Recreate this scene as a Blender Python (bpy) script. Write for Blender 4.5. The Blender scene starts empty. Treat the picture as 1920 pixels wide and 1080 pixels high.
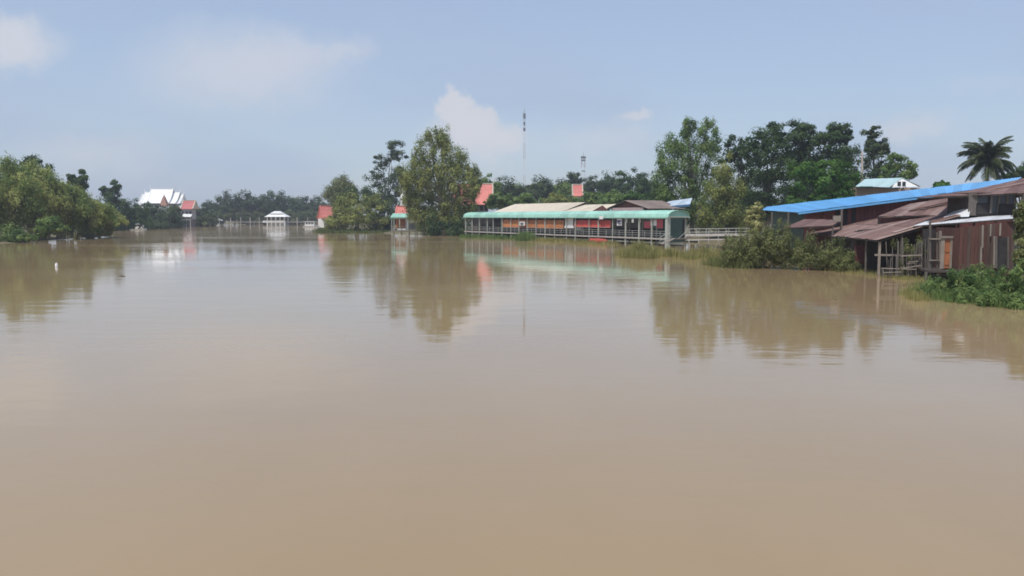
import bpy, math, random
import numpy as np
from mathutils import Vector

R = math.radians
random.seed(7)
rng = np.random.default_rng(7)
scene = bpy.context.scene
col = scene.collection

# ------------------------------------------------------------------ camera
CAM_H, FPX, HORIZON = 4.0, 1600.0, 406.0
PITCH = math.atan((540 - HORIZON) / FPX)
cam_data = bpy.data.cameras.new('camera')
cam_data.sensor_width = 36.0
cam_data.lens = 36.0 * FPX / 1920.0
cam_data.clip_start = 0.1
cam_data.clip_end = 6000
cam = bpy.data.objects.new('camera', cam_data)
cam.location = (0, 0, CAM_H)
cam.rotation_euler = (R(90) - PITCH, 0, 0)
col.objects.link(cam)
scene.camera = cam

# ------------------------------------------------------------------ world / sky
SUN_EL, SUN_AZ = 63.0, 214.0          # degrees; azimuth clockwise from +Y (the view direction)
SKY_STRENGTH = 0.135
world = bpy.data.worlds.new('World')
scene.world = world
world.use_nodes = True
wn, wl = world.node_tree.nodes, world.node_tree.links
wn.clear()


def wnode(kind, **kw):
    n = wn.new(kind)
    for k, v in kw.items():
        setattr(n, k, v)
    return n


def wmath(op, a, b=None, clamp=False):
    n = wnode('ShaderNodeMath', operation=op, use_clamp=clamp)
    for i, v in enumerate((a, b)):
        if v is None:
            continue
        if hasattr(v, 'links'):
            wl.new(v, n.inputs[i])
        else:
            n.inputs[i].default_value = v
    return n.outputs[0]


wo = wnode('ShaderNodeOutputWorld')
bg = wnode('ShaderNodeBackground')
sky = wnode('ShaderNodeTexSky', sky_type='NISHITA')
sky.sun_disc = False
sky.sun_elevation = R(SUN_EL)
sky.sun_rotation = R(SUN_AZ)
sky.altitude = 0
sky.air_density = 1.0
sky.dust_density = 1.2
sky.ozone_density = 1.6
bg.inputs['Strength'].default_value = SKY_STRENGTH
geo = wnode('ShaderNodeTexCoord')
sep = wnode('ShaderNodeSeparateXYZ')
wl.new(geo.outputs['Generated'], sep.inputs[0])
az = wmath('ARCTAN2', sep.outputs[0], sep.outputs[1])
el = wmath('ARCSINE', sep.outputs[2])
ns = wnode('ShaderNodeTexNoise')
ns.inputs['Scale'].default_value = 26
ns.inputs['Detail'].default_value = 7
ns.inputs['Roughness'].default_value = 0.62
wl.new(geo.outputs['Generated'], ns.inputs['Vector'])
sepn = wnode('ShaderNodeSeparateColor')
wl.new(ns.outputs['Color'], sepn.inputs[0])
comb = wnode('ShaderNodeCombineXYZ')
wl.new(wmath('ADD', az, wmath('MULTIPLY', wmath('SUBTRACT', sepn.outputs[0], 0.5), 0.055)), comb.inputs[0])
wl.new(wmath('ADD', el, wmath('MULTIPLY', wmath('SUBTRACT', sepn.outputs[1], 0.5), 0.055)), comb.inputs[1])
# clouds all round the sky: (azimuth, elevation, radius az, radius el, strength, edge softness), degrees
CL = []


def cpx(px, py, rx, ry, s, soft):
    a = math.atan((px - 960) / FPX)
    e = math.atan((HORIZON - py) / FPX * math.cos(a))
    CL.append((a, e, rx / FPX, ry / FPX, s, soft))


cpx(850, 207, 30, 42, .88, .45)
cpx(866, 238, 54, 46, .70, .8)
cpx(902, 228, 40, 36, .84, .5)
cpx(910, 258, 78, 40, .68, .85)
cpx(950, 268, 52, 32, .66, .8)
cpx(838, 258, 60, 46, .45, .9)
cpx(900, 275, 140, 52, .42, 1)
cpx(480, 125, 230, 90, .55, 1)
cpx(420, 170, 200, 80, .30, 1)
cpx(560, 110, 120, 50, .25, 1)
cpx(655, 102, 70, 24, .34, 1)
cpx(25, 85, 95, 52, .8, .8)
cpx(190, 285, 130, 50, .36, 1)
cpx(1188, 222, 40, 17, .7, .8)
cpx(1130, 265, 150, 44, .36, 1)
cpx(1700, 238, 85, 32, .5, 1)
cpx(1830, 165, 90, 20, .14, 1)
rc = random.Random(3)
for k in range(26):                    # the same kind of fair-weather cloud beyond the frame
    a0 = rc.uniform(0.62, 2 * math.pi - 0.62)
    a0 = a0 - 2 * math.pi if a0 > math.pi else a0
    CL.append((a0, rc.uniform(.06, .42), rc.uniform(.04, .13), rc.uniform(.02, .05), rc.uniform(.2, .75), rc.uniform(.6, 1)))
mask = None
for (a0, e0, ra, re, s, soft) in CL:
    v1 = wnode('ShaderNodeVectorMath', operation='SUBTRACT')
    wl.new(comb.outputs[0], v1.inputs[0])
    v1.inputs[1].default_value = (a0, e0, 0)
    v2 = wnode('ShaderNodeVectorMath', operation='MULTIPLY')
    wl.new(v1.outputs[0], v2.inputs[0])
    v2.inputs[1].default_value = (1 / ra, 1 / re, 0)
    v3 = wnode('ShaderNodeVectorMath', operation='LENGTH')
    wl.new(v2.outputs[0], v3.inputs[0])
    mr = wnode('ShaderNodeMapRange', interpolation_type='SMOOTHSTEP')
    wl.new(v3.outputs['Value'], mr.inputs[0])
    mr.inputs[1].default_value = 1.1
    mr.inputs[2].default_value = 1.1 - soft
    mr.inputs[3].default_value = 0
    mr.inputs[4].default_value = s
    mask = mr.outputs[0] if mask is None else wmath('SUBTRACT', wmath('ADD', mask, mr.outputs[0]), wmath('MULTIPLY', mask, mr.outputs[0]))
# thin veil with broad streaks everywhere
ns2 = wnode('ShaderNodeTexNoise')
mp = wnode('ShaderNodeMapping')
mp.inputs['Scale'].default_value = (1, 1, 3.2)
wl.new(geo.outputs['Generated'], mp.inputs[0])
wl.new(mp.outputs[0], ns2.inputs['Vector'])
ns2.inputs['Scale'].default_value = 3.1
ns2.inputs['Detail'].default_value = 5
veil = wnode('ShaderNodeMapRange', interpolation_type='SMOOTHSTEP')
wl.new(ns2.outputs[0], veil.inputs[0])
veil.inputs[1].default_value = .42
veil.inputs[2].default_value = .75
veil.inputs[3].default_value = .54
veil.inputs[4].default_value = .85
vmix = wnode('ShaderNodeMix', data_type='RGBA')
wl.new(veil.outputs[0], vmix.inputs['Factor'])
wl.new(sky.outputs[0], vmix.inputs[6])
VEIL = (0.375, 0.450, 0.605)                # thin high cloud spread over the whole sky
vmix.inputs[7].default_value = tuple(c / SKY_STRENGTH for c in VEIL) + (1,)
mix = wnode('ShaderNodeMix', data_type='RGBA')
wl.new(mask, mix.inputs['Factor'])
wl.new(vmix.outputs[2], mix.inputs[6])
CLOUD = (0.60, 0.61, 0.655)
mix.inputs[7].default_value = tuple(c / SKY_STRENGTH for c in CLOUD) + (1,)
wl.new(mix.outputs[2], bg.inputs[0])
wl.new(bg.outputs[0], wo.inputs[0])
world.cycles.sampling_method = 'MANUAL'
world.cycles.sample_map_resolution = 512

# ------------------------------------------------------------------ sun
sd = bpy.data.lights.new('sun', 'SUN')
sd.energy = 2.9
sd.angle = R(0.6)
sd.color = (1.0, 0.955, 0.88)
sun = bpy.data.objects.new('sun', sd)
col.objects.link(sun)
to_sun = Vector((math.sin(R(SUN_AZ)) * math.cos(R(SUN_EL)), math.cos(R(SUN_AZ)) * math.cos(R(SUN_EL)), math.sin(R(SUN_EL))))
sun.rotation_euler = to_sun.to_track_quat('Z', 'Y').to_euler()
sun.location = (-60, -40, 80)

# ------------------------------------------------------------------ exposure / render
vs = scene.view_settings
vs.view_transform = 'Standard'
vs.look = 'None'
vs.gamma = 1
vs.exposure = 0.22
vs.use_curve_mapping = False
scene.render.engine = 'CYCLES'
cy = scene.cycles
cy.use_denoising = True
cy.max_bounces = 7
cy.diffuse_bounces = 3
cy.glossy_bounces = 3
cy.transmission_bounces = 4
cy.transparent_max_bounces = 8
cy.volume_bounces = 0
cy.filter_width = 1.7
cy.caustics_reflective = False
cy.caustics_refractive = False

# ------------------------------------------------------------------ helpers
SA, CA = math.sin(PITCH), math.cos(PITCH)


def P(px, py, d):
    """world point seen at photo pixel (px, py), d metres out along +Y"""
    u, v = (px - 960) / FPX, (540 - py) / FPX
    dy, dz = CA + v * SA, -SA + v * CA
    t = d / dy
    return Vector((t * u, d, CAM_H + t * dz))


def X(px, d):
    return P(px, HORIZON, d).x


def Z(py, d):
    return P(960, py, d).z


def mat(name, c, var=.18, scale=2.0, rough=.75, metal=0.0, c2=None, dirt=0.0, dirtc=(.06, .05, .04), stretch=(1, 1, 1), bump=0.0, spec=.35):
    m = bpy.data.materials.new(name)
    m.use_nodes = True
    n, l = m.node_tree.nodes, m.node_tree.links
    b = n['Principled BSDF']
    b.inputs['Roughness'].default_value = rough
    b.inputs['Metallic'].default_value = metal
    b.inputs['Specular IOR Level'].default_value = spec
    tc = n.new('ShaderNodeTexCoord')
    mp = n.new('ShaderNodeMapping')
    mp.inputs['Scale'].default_value = stretch
    l.new(tc.outputs['Object'], mp.inputs[0])
    nz = n.new('ShaderNodeTexNoise')
    nz.inputs['Scale'].default_value = scale
    nz.inputs['Detail'].default_value = 6
    nz.inputs['Roughness'].default_value = .65
    l.new(mp.outputs[0], nz.inputs['Vector'])
    cr = n.new('ShaderNodeValToRGB')
    c2 = c2 or tuple(min(1, x * (1 + var)) for x in c)
    cr.color_ramp.elements[0].position = .3
    cr.color_ramp.elements[1].position = .7
    cr.color_ramp.elements[0].color = tuple(x * (1 - var) for x in c) + (1,)
    cr.color_ramp.elements[1].color = tuple(c2) + (1,)
    l.new(nz.outputs[0], cr.inputs[0])
    out = cr.outputs[0]
    oi = n.new('ShaderNodeObjectInfo')
    hs = n.new('ShaderNodeHueSaturation')
    mr = n.new('ShaderNodeMapRange')
    mr.inputs[3].default_value = .86
    mr.inputs[4].default_value = 1.12
    l.new(oi.outputs['Random'], mr.inputs[0])
    l.new(mr.outputs[0], hs.inputs['Value'])
    l.new(out, hs.inputs['Color'])
    out = hs.outputs[0]
    if dirt > 0:
        n2 = n.new('ShaderNodeTexNoise')
        n2.inputs['Scale'].default_value = scale * .6
        n2.inputs['Detail'].default_value = 8
        n2.inputs['Roughness'].default_value = .7
        mp2 = n.new('ShaderNodeMapping')
        mp2.inputs['Scale'].default_value = (1.7, 1.7, .5)
        mp2.inputs['Location'].default_value = (3.1, 7.7, 1.3)
        l.new(tc.outputs['Object'], mp2.inputs[0])
        l.new(mp2.outputs[0], n2.inputs['Vector'])
        r2 = n.new('ShaderNodeMapRange')
        r2.inputs[1].default_value = .48
        r2.inputs[2].default_value = .72
        r2.inputs[4].default_value = dirt
        l.new(n2.outputs[0], r2.inputs[0])
        mx = n.new('ShaderNodeMix')
        mx.data_type = 'RGBA'
        l.new(r2.outputs[0], mx.inputs['Factor'])
        l.new(out, mx.inputs[6])
        mx.inputs[7].default_value = dirtc + (1,)
        out = mx.outputs[2]
    l.new(out, b.inputs['Base Color'])
    if bump:
        bp = n.new('ShaderNodeBump')
        bp.inputs['Strength'].default_value = bump
        bp.inputs['Distance'].default_value = .03
        l.new(nz.outputs[0], bp.inputs['Height'])
        l.new(bp.outputs[0], b.inputs['Normal'])
    return m


def leafmat(name, dark, light, trans=.28, rough=.55, yel=None):
    m = bpy.data.materials.new(name)
    m.use_nodes = True
    n, l = m.node_tree.nodes, m.node_tree.links
    b = n['Principled BSDF']
    o = n['Material Output']
    b.inputs['Roughness'].default_value = rough
    b.inputs['Specular IOR Level'].default_value = .14
    at = n.new('ShaderNodeAttribute')
    at.attribute_name = 'tone'
    cr = n.new('ShaderNodeValToRGB')
    cr.color_ramp.elements[0].color = dark + (1,)
    cr.color_ramp.elements[1].color = light + (1,)
    if yel:
        e = cr.color_ramp.elements.new(.88)
        e.color = light + (1,)
        cr.color_ramp.elements[-1].color = yel + (1,)
    l.new(at.outputs['Fac'], cr.inputs[0])
    l.new(cr.outputs[0], b.inputs['Base Color'])
    t = n.new('ShaderNodeBsdfTranslucent')
    l.new(cr.outputs[0], t.inputs[0])
    mx = n.new('ShaderNodeMixShader')
    mx.inputs[0].default_value = trans + .10
    l.new(b.outputs[0], mx.inputs[1])
    l.new(t.outputs[0], mx.inputs[2])
    l.new(mx.outputs[0], o.inputs[0])
    return m


def tag(o, label=None, cat=None, group=None, kind=None):
    if label:
        o['label'] = label
    if cat:
        o['category'] = cat
    if group:
        o['group'] = group
    if kind:
        o['kind'] = kind
    return o


def thing(name, label, cat, loc=(0, 0, 0), group=None):
    o = bpy.data.objects.new(name, None)
    o.empty_display_size = .5
    o.location = loc
    o['off'] = tuple(loc)
    col.objects.link(o)
    return tag(o, label, cat, group)


def offs(o):
    return tuple(o['off']) if o is not None and 'off' in o else (0, 0, 0)


def link(name, me, m, parent=None, loc=(0, 0, 0)):
    o = bpy.data.objects.new(name, me)
    if m is not None:
        me.materials.clear()
        me.materials.append(m)
    o.location = loc
    if parent is not None:
        o.parent = parent
        o['off'] = offs(parent)
    else:
        o['off'] = tuple(loc)
    col.objects.link(o)
    return o


class MB:
    """collects boxes, bars, tubes in world coordinates; build() links ONE mesh object"""

    def __init__(s):
        s.v, s.f = [], []

    def add(s, vs_, fs_):
        k = len(s.v)
        s.v += [tuple(p) for p in vs_]
        s.f += [tuple(i + k for i in q) for q in fs_]
        return s

    def hexa(s, b, t):
        """b, t: four bottom and four top points, same order"""
        return s.add(list(b) + list(t), [(3, 2, 1, 0), (4, 5, 6, 7), (0, 1, 5, 4), (1, 2, 6, 5), (2, 3, 7, 6), (3, 0, 4, 7)])

    def box(s, c, size, ux=(1, 0, 0), uy=(0, 1, 0)):
        c, ux, uy = Vector(c), Vector(ux).normalized(), Vector(uy).normalized()
        uz = ux.cross(uy)
        a, b, d = ux * size[0] / 2, uy * size[1] / 2, uz * size[2] / 2
        q = [-a - b, a - b, a + b, -a + b]
        return s.hexa([c + p - d for p in q], [c + p + d for p in q])

    def bar(s, p0, p1, w, h=None, up=(0, 0, 1)):
        p0, p1 = Vector(p0), Vector(p1)
        h = h or w
        d = (p1 - p0).normalized()
        up = Vector(up)
        if abs(d.dot(up)) > .98:
            up = Vector((0, 1, 0))
        sx = d.cross(up).normalized()
        sz = sx.cross(d)
        a, b = sx * w / 2, sz * h / 2
        q = [-a - b, a - b, a + b, -a + b]
        return s.hexa([p0 + p for p in q], [p1 + p for p in q])

    def tube(s, pts, rad, n=6):
        pts = [Vector(p) for p in pts]
        k0 = len(s.v)
        for i, p in enumerate(pts):
            d = (pts[min(i + 1, len(pts) - 1)] - pts[max(i - 1, 0)]).normalized()
            u = d.cross(Vector((0, 1, 0)))
            if u.length < .1:
                u = d.cross(Vector((1, 0, 0)))
            u.normalize()
            w = d.cross(u)
            for j in range(n):
                a = 2 * math.pi * j / n
                s.v.append(tuple(p + (u * math.cos(a) + w * math.sin(a)) * rad[i]))
        for i in range(len(pts) - 1):
            for j in range(n):
                a, b = k0 + i * n + j, k0 + i * n + (j + 1) % n
                s.f.append((a, b, b + n, a + n))
        s.f.append(tuple(k0 + j for j in range(n))[::-1])
        s.f.append(tuple(k0 + (len(pts) - 1) * n + j for j in range(n)))
        return s

    def slab(s, a, b, c, d, th):
        """quad a b c d (counter-clockwise from the outer side) with thickness th behind it"""
        a, b, c, d = map(Vector, (a, b, c, d))
        n = (b - a).cross(d - a).normalized() * th
        return s.hexa([a - n, b - n, c - n, d - n], [a, b, c, d])

    def build(s, name, m, parent=None, smooth=False):
        o3 = offs(parent)
        me = bpy.data.meshes.new(name)
        me.from_pydata([(x - o3[0], y - o3[1], z - o3[2]) for x, y, z in s.v], [], s.f)
        if smooth:
            me.polygons.foreach_set('use_smooth', [True] * len(me.polygons))
        me.update()
        return link(name, me, m, parent)


def quads_mesh(name, V, tone=None, nper=4):
    """V: (n, nper, 3) float array of separate faces"""
    n = len(V)
    me = bpy.data.meshes.new(name)
    me.vertices.add(n * nper)
    me.vertices.foreach_set('co', np.ascontiguousarray(V, dtype=np.float32).ravel())
    me.loops.add(n * nper)
    me.loops.foreach_set('vertex_index', np.arange(n * nper, dtype=np.int32))
    me.polygons.add(n)
    me.polygons.foreach_set('loop_start', np.arange(0, n * nper, nper, dtype=np.int32))
    me.update(calc_edges=True)
    if tone is not None:
        a = me.attributes.new('tone', 'FLOAT', 'FACE')
        a.data.foreach_set('value', np.clip(tone, 0, 1).astype(np.float32))
    return me


def unit(a):
    return a / np.maximum(np.linalg.norm(a, axis=1, keepdims=True), 1e-6)


def leaf_quads(C, N, L, asp, hang=0.0):
    n = len(C)
    t = rng.normal(size=(n, 3))
    if hang:
        t = t * (1 - hang) + np.array([0, 0, -1.0]) * hang * 2
    t = unit(t - N * np.sum(t * N, axis=1, keepdims=True))
    b = np.cross(N, t)
    L = np.asarray(L).reshape(-1, 1)
    T, B = t * L * .5, b * L * .5 * asp
    return np.stack([C - T, C + B - T * .1, C + T, C - B - T * .1], axis=1)


def crown_arrays(ells, L, dens=1.0, hang=0.0, fill=.35, cl=3.0, per=62, asp=.62, spread=.12):
    """ells: list of (centre, radii); clumps of leaf faces through each ellipsoid's outer volume"""
    Cs, Ns, Ts, Ls = [], [], [], []
    tips = []
    for c, r in ells:
        c, r = np.array(c), np.array(r)
        rm = r.mean()
        cr = min(L * cl, rm * .55)
        area = 4 * math.pi * rm * rm
        nc = max(5, int(dens * 1.15 * area / (math.pi * cr * cr)))
        d = unit(rng.normal(size=(nc, 3)))
        rad = np.where(rng.random(nc) < fill, rng.uniform(.3, .8, nc), rng.uniform(.8, 1.0 + spread, nc))
        cc = c + d * r * rad[:, None]
        tips.append(cc)
        csz = cr * rng.uniform(.55, 1.25, nc)
        ctone = rng.uniform(.0, .9, nc)
        k = per
        di = unit(rng.normal(size=(nc * k, 3)))
        ri = rng.random(nc * k) ** .45
        cs = np.repeat(csz, k)
        off = di * (cs * ri)[:, None]
        off[:, 2] *= (.75 + hang * 1.1)
        pos = np.repeat(cc, k, axis=0) + off
        nor = unit(di * 1.0 + np.repeat(d, k, axis=0) * .5 + np.array([0, 0, .3]) + rng.normal(size=(nc * k, 3)) * .34)
        Cs.append(pos)
        Ns.append(nor)
        Ts.append(np.repeat(ctone, k) + rng.normal(size=nc * k) * .14)
        Ls.append(L * rng.uniform(.65, 1.35, nc * k) * np.repeat(rng.uniform(.65, 1.3, nc), k))
    C, N, T, L_ = map(np.concatenate, (Cs, Ns, Ts, Ls))
    return leaf_quads(C, N, L_, asp, hang), T, np.concatenate(tips)


def limb_path(a, b, sag=.12, n=4):
    a, b = Vector(a), Vector(b)
    out = []
    ln = (b - a).length
    for i in range(n + 1):
        t = i / n
        p = a.lerp(b, t)
        p.z += math.sin(t * math.pi) * sag * ln
        if 0 < i < n:
            p += Vector((random.uniform(-1, 1), random.uniform(-1, 1), random.uniform(-.5, .5))) * ln * .035
        out.append(p)
    return out


def tree(name, label, d, ells_px, base, leaf_m, bark, L=.4, dens=1.0, hang=0.0, trunk_r=.28, fill=.30, cl=3.5, per=84, deep=.9, cat='tree', limbs=14, group=None, asp=.62, spread=.12):
    k = d / FPX
    bp = P(base[0], base[1], d)
    bp.z = max(-.4, min(bp.z, .6))
    root = thing(name, label, cat, bp, group)
    o3 = np.array(bp)
    ells = []
    for i, e in enumerate(ells_px):
        cx, cyy, rx, ry = e[:4]
        dd = d + (e[4] if len(e) > 4 else random.uniform(-.45, .45) * rx * k)
        c = P(cx, cyy, dd)
        ells.append((tuple(c), (rx * k, deep * (rx + ry) / 2 * k, ry * k)))
    L *= 1.15
    V, T, tips = crown_arrays(ells, L, dens, hang, fill, cl, per, asp, spread)
    link('crown', quads_mesh('crown', V - o3, T), leaf_m, root)
    # trunk and limbs
    top = max(ells, key=lambda q: q[0][2])[0]
    cx = sum(e[0][0] for e in ells) / len(ells)
    cyy = sum(e[0][1] for e in ells) / len(ells)
    mb = MB()
    hub = Vector((bp.x * .5 + cx * .5, bp.y * .5 + cyy * .5, bp.z + (top[2] - bp.z) * .45))
    tp = limb_path(bp - Vector((0, 0, .3)), hub, .02, 4) + limb_path(hub, Vector(top), .02, 3)[1:]
    rr = [trunk_r * (1 - .8 * i / (len(tp) - 1)) for i in range(len(tp))]
    mb.tube(tp, rr, 7)
    mb.build('trunk', bark, root, True)
    idx = rng.choice(len(tips), size=min(limbs, len(tips)), replace=False)
    for e in ells:
        st = tp[random.choice([2, 3, 4])]
        lm = limb_path(st, e[0], .06, 4)
        mb2 = MB()
        mb2.tube(lm, [trunk_r * (.5 - .1 * i) for i in range(5)], 5)
        mb2.build('limb', bark, root, True)
    lm2 = MB()
    for i in idx:
        tpnt = Vector(tips[i])
        e = min(ells, key=lambda q: (Vector(q[0]) - tpnt).length)
        lm2.tube(limb_path(e[0], tpnt, .05, 2), [trunk_r * .16, trunk_r * .11, trunk_r * .05], 4)
    if idx.size:
        tag(lm2.build('twigs', bark, root), kind='stuff')
    return root


def bamboo(name, label, d, base, top_y, spread_px, leaf_m, culm_m, n=46, L=.5, lean=0.0, tufts=20, group=None):
    k = d / FPX
    bp = P(base[0], base[1], d)
    bp.z = 0.15
    root = thing(name, label, 'bamboo', bp, group)
    H = (Z(top_y, d) - bp.z) * 1.22
    S = spread_px * k
    mb = MB()
    pos, nor, tone, ln = [], [], [], []
    for i in range(n):
        a = random.uniform(0, 2 * math.pi)
        rr = math.sqrt(random.random())
        h = H * random.uniform(.55, 1.0) * (1 - .25 * rr)
        out = S * rr * random.uniform(.6, 1.15)
        b0 = bp + Vector((math.cos(a), math.sin(a), 0)) * rr * S * .35
        dirv = Vector((math.cos(a) + lean, math.sin(a) * .9, 0))
        pts = []
        for j in range(9):
            t = j / 8
            q = b0 + dirv * out * t ** 2.2
            droop = max(0, t - .72) ** 2 * (3.0 + 3.5 * rr)
            q.z = bp.z + h * (1 - (1 - t) ** 1.7) - droop * h * .55
            pts.append(q)
        mb.tube(pts, [.055 * (1 - .85 * j / 8) for j in range(9)], 4)
        ct = random.choice([random.uniform(0, .3), random.uniform(.5, .95)])
        for j in range(tufts):
            t = .16 + .84 * (random.random() ** .75)
            f = t * 8
            i0 = min(7, int(f))
            q = pts[i0].lerp(pts[i0 + 1], f - i0)
            m = 20
            spr = (.24 + .40 * (1 - abs(t - .6))) * (H / 14)
            off = rng.normal(size=(m, 3)) * np.array([spr, spr, spr * .8])
            off[:, 2] -= np.abs(rng.normal(size=m)) * spr * .7
            pos.append(np.array(q) + off)
            nor.append(unit(off + np.array([0, 0, .5]) + rng.normal(size=(m, 3)) * .4))
            tone.append(ct + rng.normal(size=m) * .16)
            ln.append(L * rng.uniform(.6, 1.4, m))
    V = leaf_quads(np.concatenate(pos), np.concatenate(nor), np.concatenate(ln), .34, .45)
    tag(mb.build('culms', culm_m, root), kind='stuff')
    link('foliage', quads_mesh('foliage', V - np.array(bp), np.concatenate(tone)), leaf_m, root)
    return root


def blades(name, pts, h, w, leaf_m, parent=None, lean=.35, bend=.4):
    """grass or reed blades: pts (n,3) feet, h (n,) heights"""
    n = len(pts)
    a = rng.uniform(0, 2 * math.pi, n)
    side = np.stack([np.cos(a), np.sin(a), np.zeros(n)], 1) * (w * rng.uniform(.6, 1.4, n))[:, None]
    b = rng.uniform(0, 2 * math.pi, n)
    ld = np.stack([np.cos(b), np.sin(b), np.zeros(n)], 1) * (h * lean * rng.random(n))[:, None]
    up = np.array([0, 0, 1.0]) * h[:, None]
    m = pts + up * .6 + ld * .45
    t = pts + up * (1 - bend * .3 * rng.random(n))[:, None] + ld * (1 + bend)
    V1 = np.stack([pts - side, pts + side, m + side * .7, m - side * .7], 1)
    V2 = np.stack([m - side * .7, m + side * .7, t + side * .1, t - side * .1], 1)
    tone = rng.uniform(.05, .95, n)
    o3 = np.array(offs(parent))
    return link(name, quads_mesh(name, np.concatenate([V1, V2]) - o3, np.concatenate([tone, tone])), leaf_m, parent)


# ------------------------------------------------------------------ materials
M = {}
M['bark'] = mat('bark', (.13, .105, .08), .35, 6, .9, stretch=(1, 1, .3), bump=.5)
M['bark_pale'] = mat('bark_pale', (.24, .21, .17), .3, 6, .9, stretch=(1, 1, .3), bump=.5)
M['culm'] = mat('culm', (.17, .17, .07), .3, 4, .6)
M['lf_bamboo'] = leafmat('lf_bamboo', (0.141, 0.212, 0.060), (0.470, 0.509, 0.168), .34, .5, (.27, .25, .10))
M['lf_bamboo_grey'] = leafmat('lf_bamboo_grey', (0.123, 0.157, 0.075), (0.272, 0.288, 0.141), .3)
M['lf_olive'] = leafmat('lf_olive', (0.135, 0.176, 0.048), (0.365, 0.389, 0.114), .32, .5, (.20, .18, .06))
M['lf_mid'] = leafmat('lf_mid', (0.089, 0.163, 0.049), (0.240, 0.332, 0.096), .3, .5, (.15, .15, .05))
M['lf_dark'] = leafmat('lf_dark', (0.035, 0.071, 0.027), (0.095, 0.149, 0.051), .24, .5)
M['lf_far'] = leafmat('lf_far', (0.043, 0.071, 0.036), (0.109, 0.148, 0.064), .22, .6)
M['lf_farlight'] = leafmat('lf_farlight', (0.065, 0.089, 0.036), (0.151, 0.173, 0.065), .25, .6)
M['lf_green'] = leafmat('lf_green', (0.052, 0.115, 0.024), (0.142, 0.258, 0.055), .34, .45)
M['lf_yellow'] = leafmat('lf_yellow', (.24, .25, .09), (.58, .56, .27), .3, .6)
M['lf_weed'] = leafmat('lf_weed', (0.058, 0.115, 0.034), (0.230, 0.325, 0.105), .32, .5, (.24, .23, .08))
M['lf_scrub'] = leafmat('lf_scrub', (0.092, 0.112, 0.041), (0.242, 0.269, 0.099), .25, .65, (.19, .15, .08))
M['lf_reed'] = leafmat('lf_reed', (0.173, 0.183, 0.063), (0.420, 0.396, 0.155), .3, .65, (.33, .26, .13))
M['lf_float'] = leafmat('lf_float', (.06, .085, .025), (.15, .18, .06), .25, .6)
M['palm'] = leafmat('palm', (0.023, 0.036, 0.014), (0.072, 0.090, 0.036), .2, .4)
M['teal'] = mat('teal', (.30, .58, .47), .10, 1.2, .5, c2=(.38, .64, .54), dirt=.30, dirtc=(.22, .33, .29))
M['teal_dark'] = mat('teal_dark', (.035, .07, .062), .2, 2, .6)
M['teal_wall'] = mat('teal_wall', (.045, .13, .115), .2, 2, .7)
M['post'] = mat('post', (.44, .47, .42), .15, 3, .7, dirt=.5, dirtc=(.2, .17, .13))
M['steel'] = mat('steel', (.38, .38, .36), .2, 4, .55, dirt=.4, dirtc=(.18, .12, .08))
M['deck'] = mat('deck', (.22, .19, .16), .3, 3, .85)
M['concrete'] = mat('concrete', (.46, .43, .39), .15, 2, .85, dirt=.45, dirtc=(.24, .2, .16), bump=.3)
M['white'] = mat('white', (.74, .73, .70), .06, 2, .6, dirt=.22, dirtc=(.45, .42, .37))
M['white_roof'] = mat('white_roof', (.80, .80, .79), .05, 1, .5, dirt=.12, dirtc=(.55, .55, .55))
M['cream'] = mat('cream', (.60, .53, .42), .10, 1.2, .7, dirt=.4, dirtc=(.36, .29, .22))
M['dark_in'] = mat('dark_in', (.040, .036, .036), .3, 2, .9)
M['glass_dark'] = mat('glass_dark', (.03, .035, .045), .2, 1, .15, spec=.6)
M['maroon'] = mat('maroon', (.165, .052, .048), .25, 2, .7, dirt=.4, dirtc=(.07, .035, .03), stretch=(1, 1, .25))
M['maroon_hut'] = mat('maroon_hut', (.098, .044, .034), .25, 2.2, .8, dirt=.4, dirtc=(.05, .03, .025), stretch=(1, 1, .2), bump=.3)
M['plank_old'] = mat('plank_old', (.085, .056, .046), .3, 2.6, .85, dirt=.5, dirtc=(.13, .10, .085), stretch=(1, 1, .2))
M['rust'] = mat('rust', (.190, .105, .085), .30, 1.4, .62, c2=(.250, .155, .130), dirt=.65, dirtc=(.115, .058, .045))
M['rust_mid'] = mat('rust_mid', (.265, .170, .145), .30, 1.8, .6, c2=(.33, .24, .21), dirt=.7, dirtc=(.15, .08, .062))
M['rust_dark'] = mat('rust_dark', (.145, .072, .060), .30, 1.6, .65, c2=(.205, .118, .100), dirt=.6, dirtc=(.08, .045, .038))
M['rust_pale'] = mat('rust_pale', (.38, .27, .22), .2, 2, .55, dirt=.5, dirtc=(.2, .11, .085))
M['zinc'] = mat('zinc', (.70, .71, .73), .10, 1.5, .45, .1, dirt=.35, dirtc=(.36, .30, .25))
M['blue'] = mat('blue', (.115, .385, .730), .12, 1.0, .45, c2=(.150, .440, .780), dirt=.42, dirtc=(.22, .40, .58))
M['blue_pale'] = mat('blue_pale', (.46, .54, .62), .12, 1.2, .5, dirt=.35, dirtc=(.3, .36, .42))
M['teal_pale'] = mat('teal_pale', (.42, .57, .58), .10, 1.2, .5, dirt=.35, dirtc=(.3, .38, .38))
M['orange_tile'] = mat('orange_tile', (.62, .195, .165), .12, 1.6, .6, dirt=.3, dirtc=(.42, .16, .12))
M['orange'] = mat('orange', (.46, .18, .07), .18, 1.5, .7, dirt=.35, dirtc=(.25, .11, .06))
M['red'] = mat('red', (.48, .075, .055), .15, 1.5, .6, dirt=.3, dirtc=(.28, .06, .05))
M['pink_red'] = mat('pink_red', (.50, .10, .12), .15, 1.5, .6, dirt=.25, dirtc=(.3, .08, .08))
M['brown_red'] = mat('brown_red', (.16, .055, .042), .25, 1.5, .7, dirt=.4)
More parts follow.
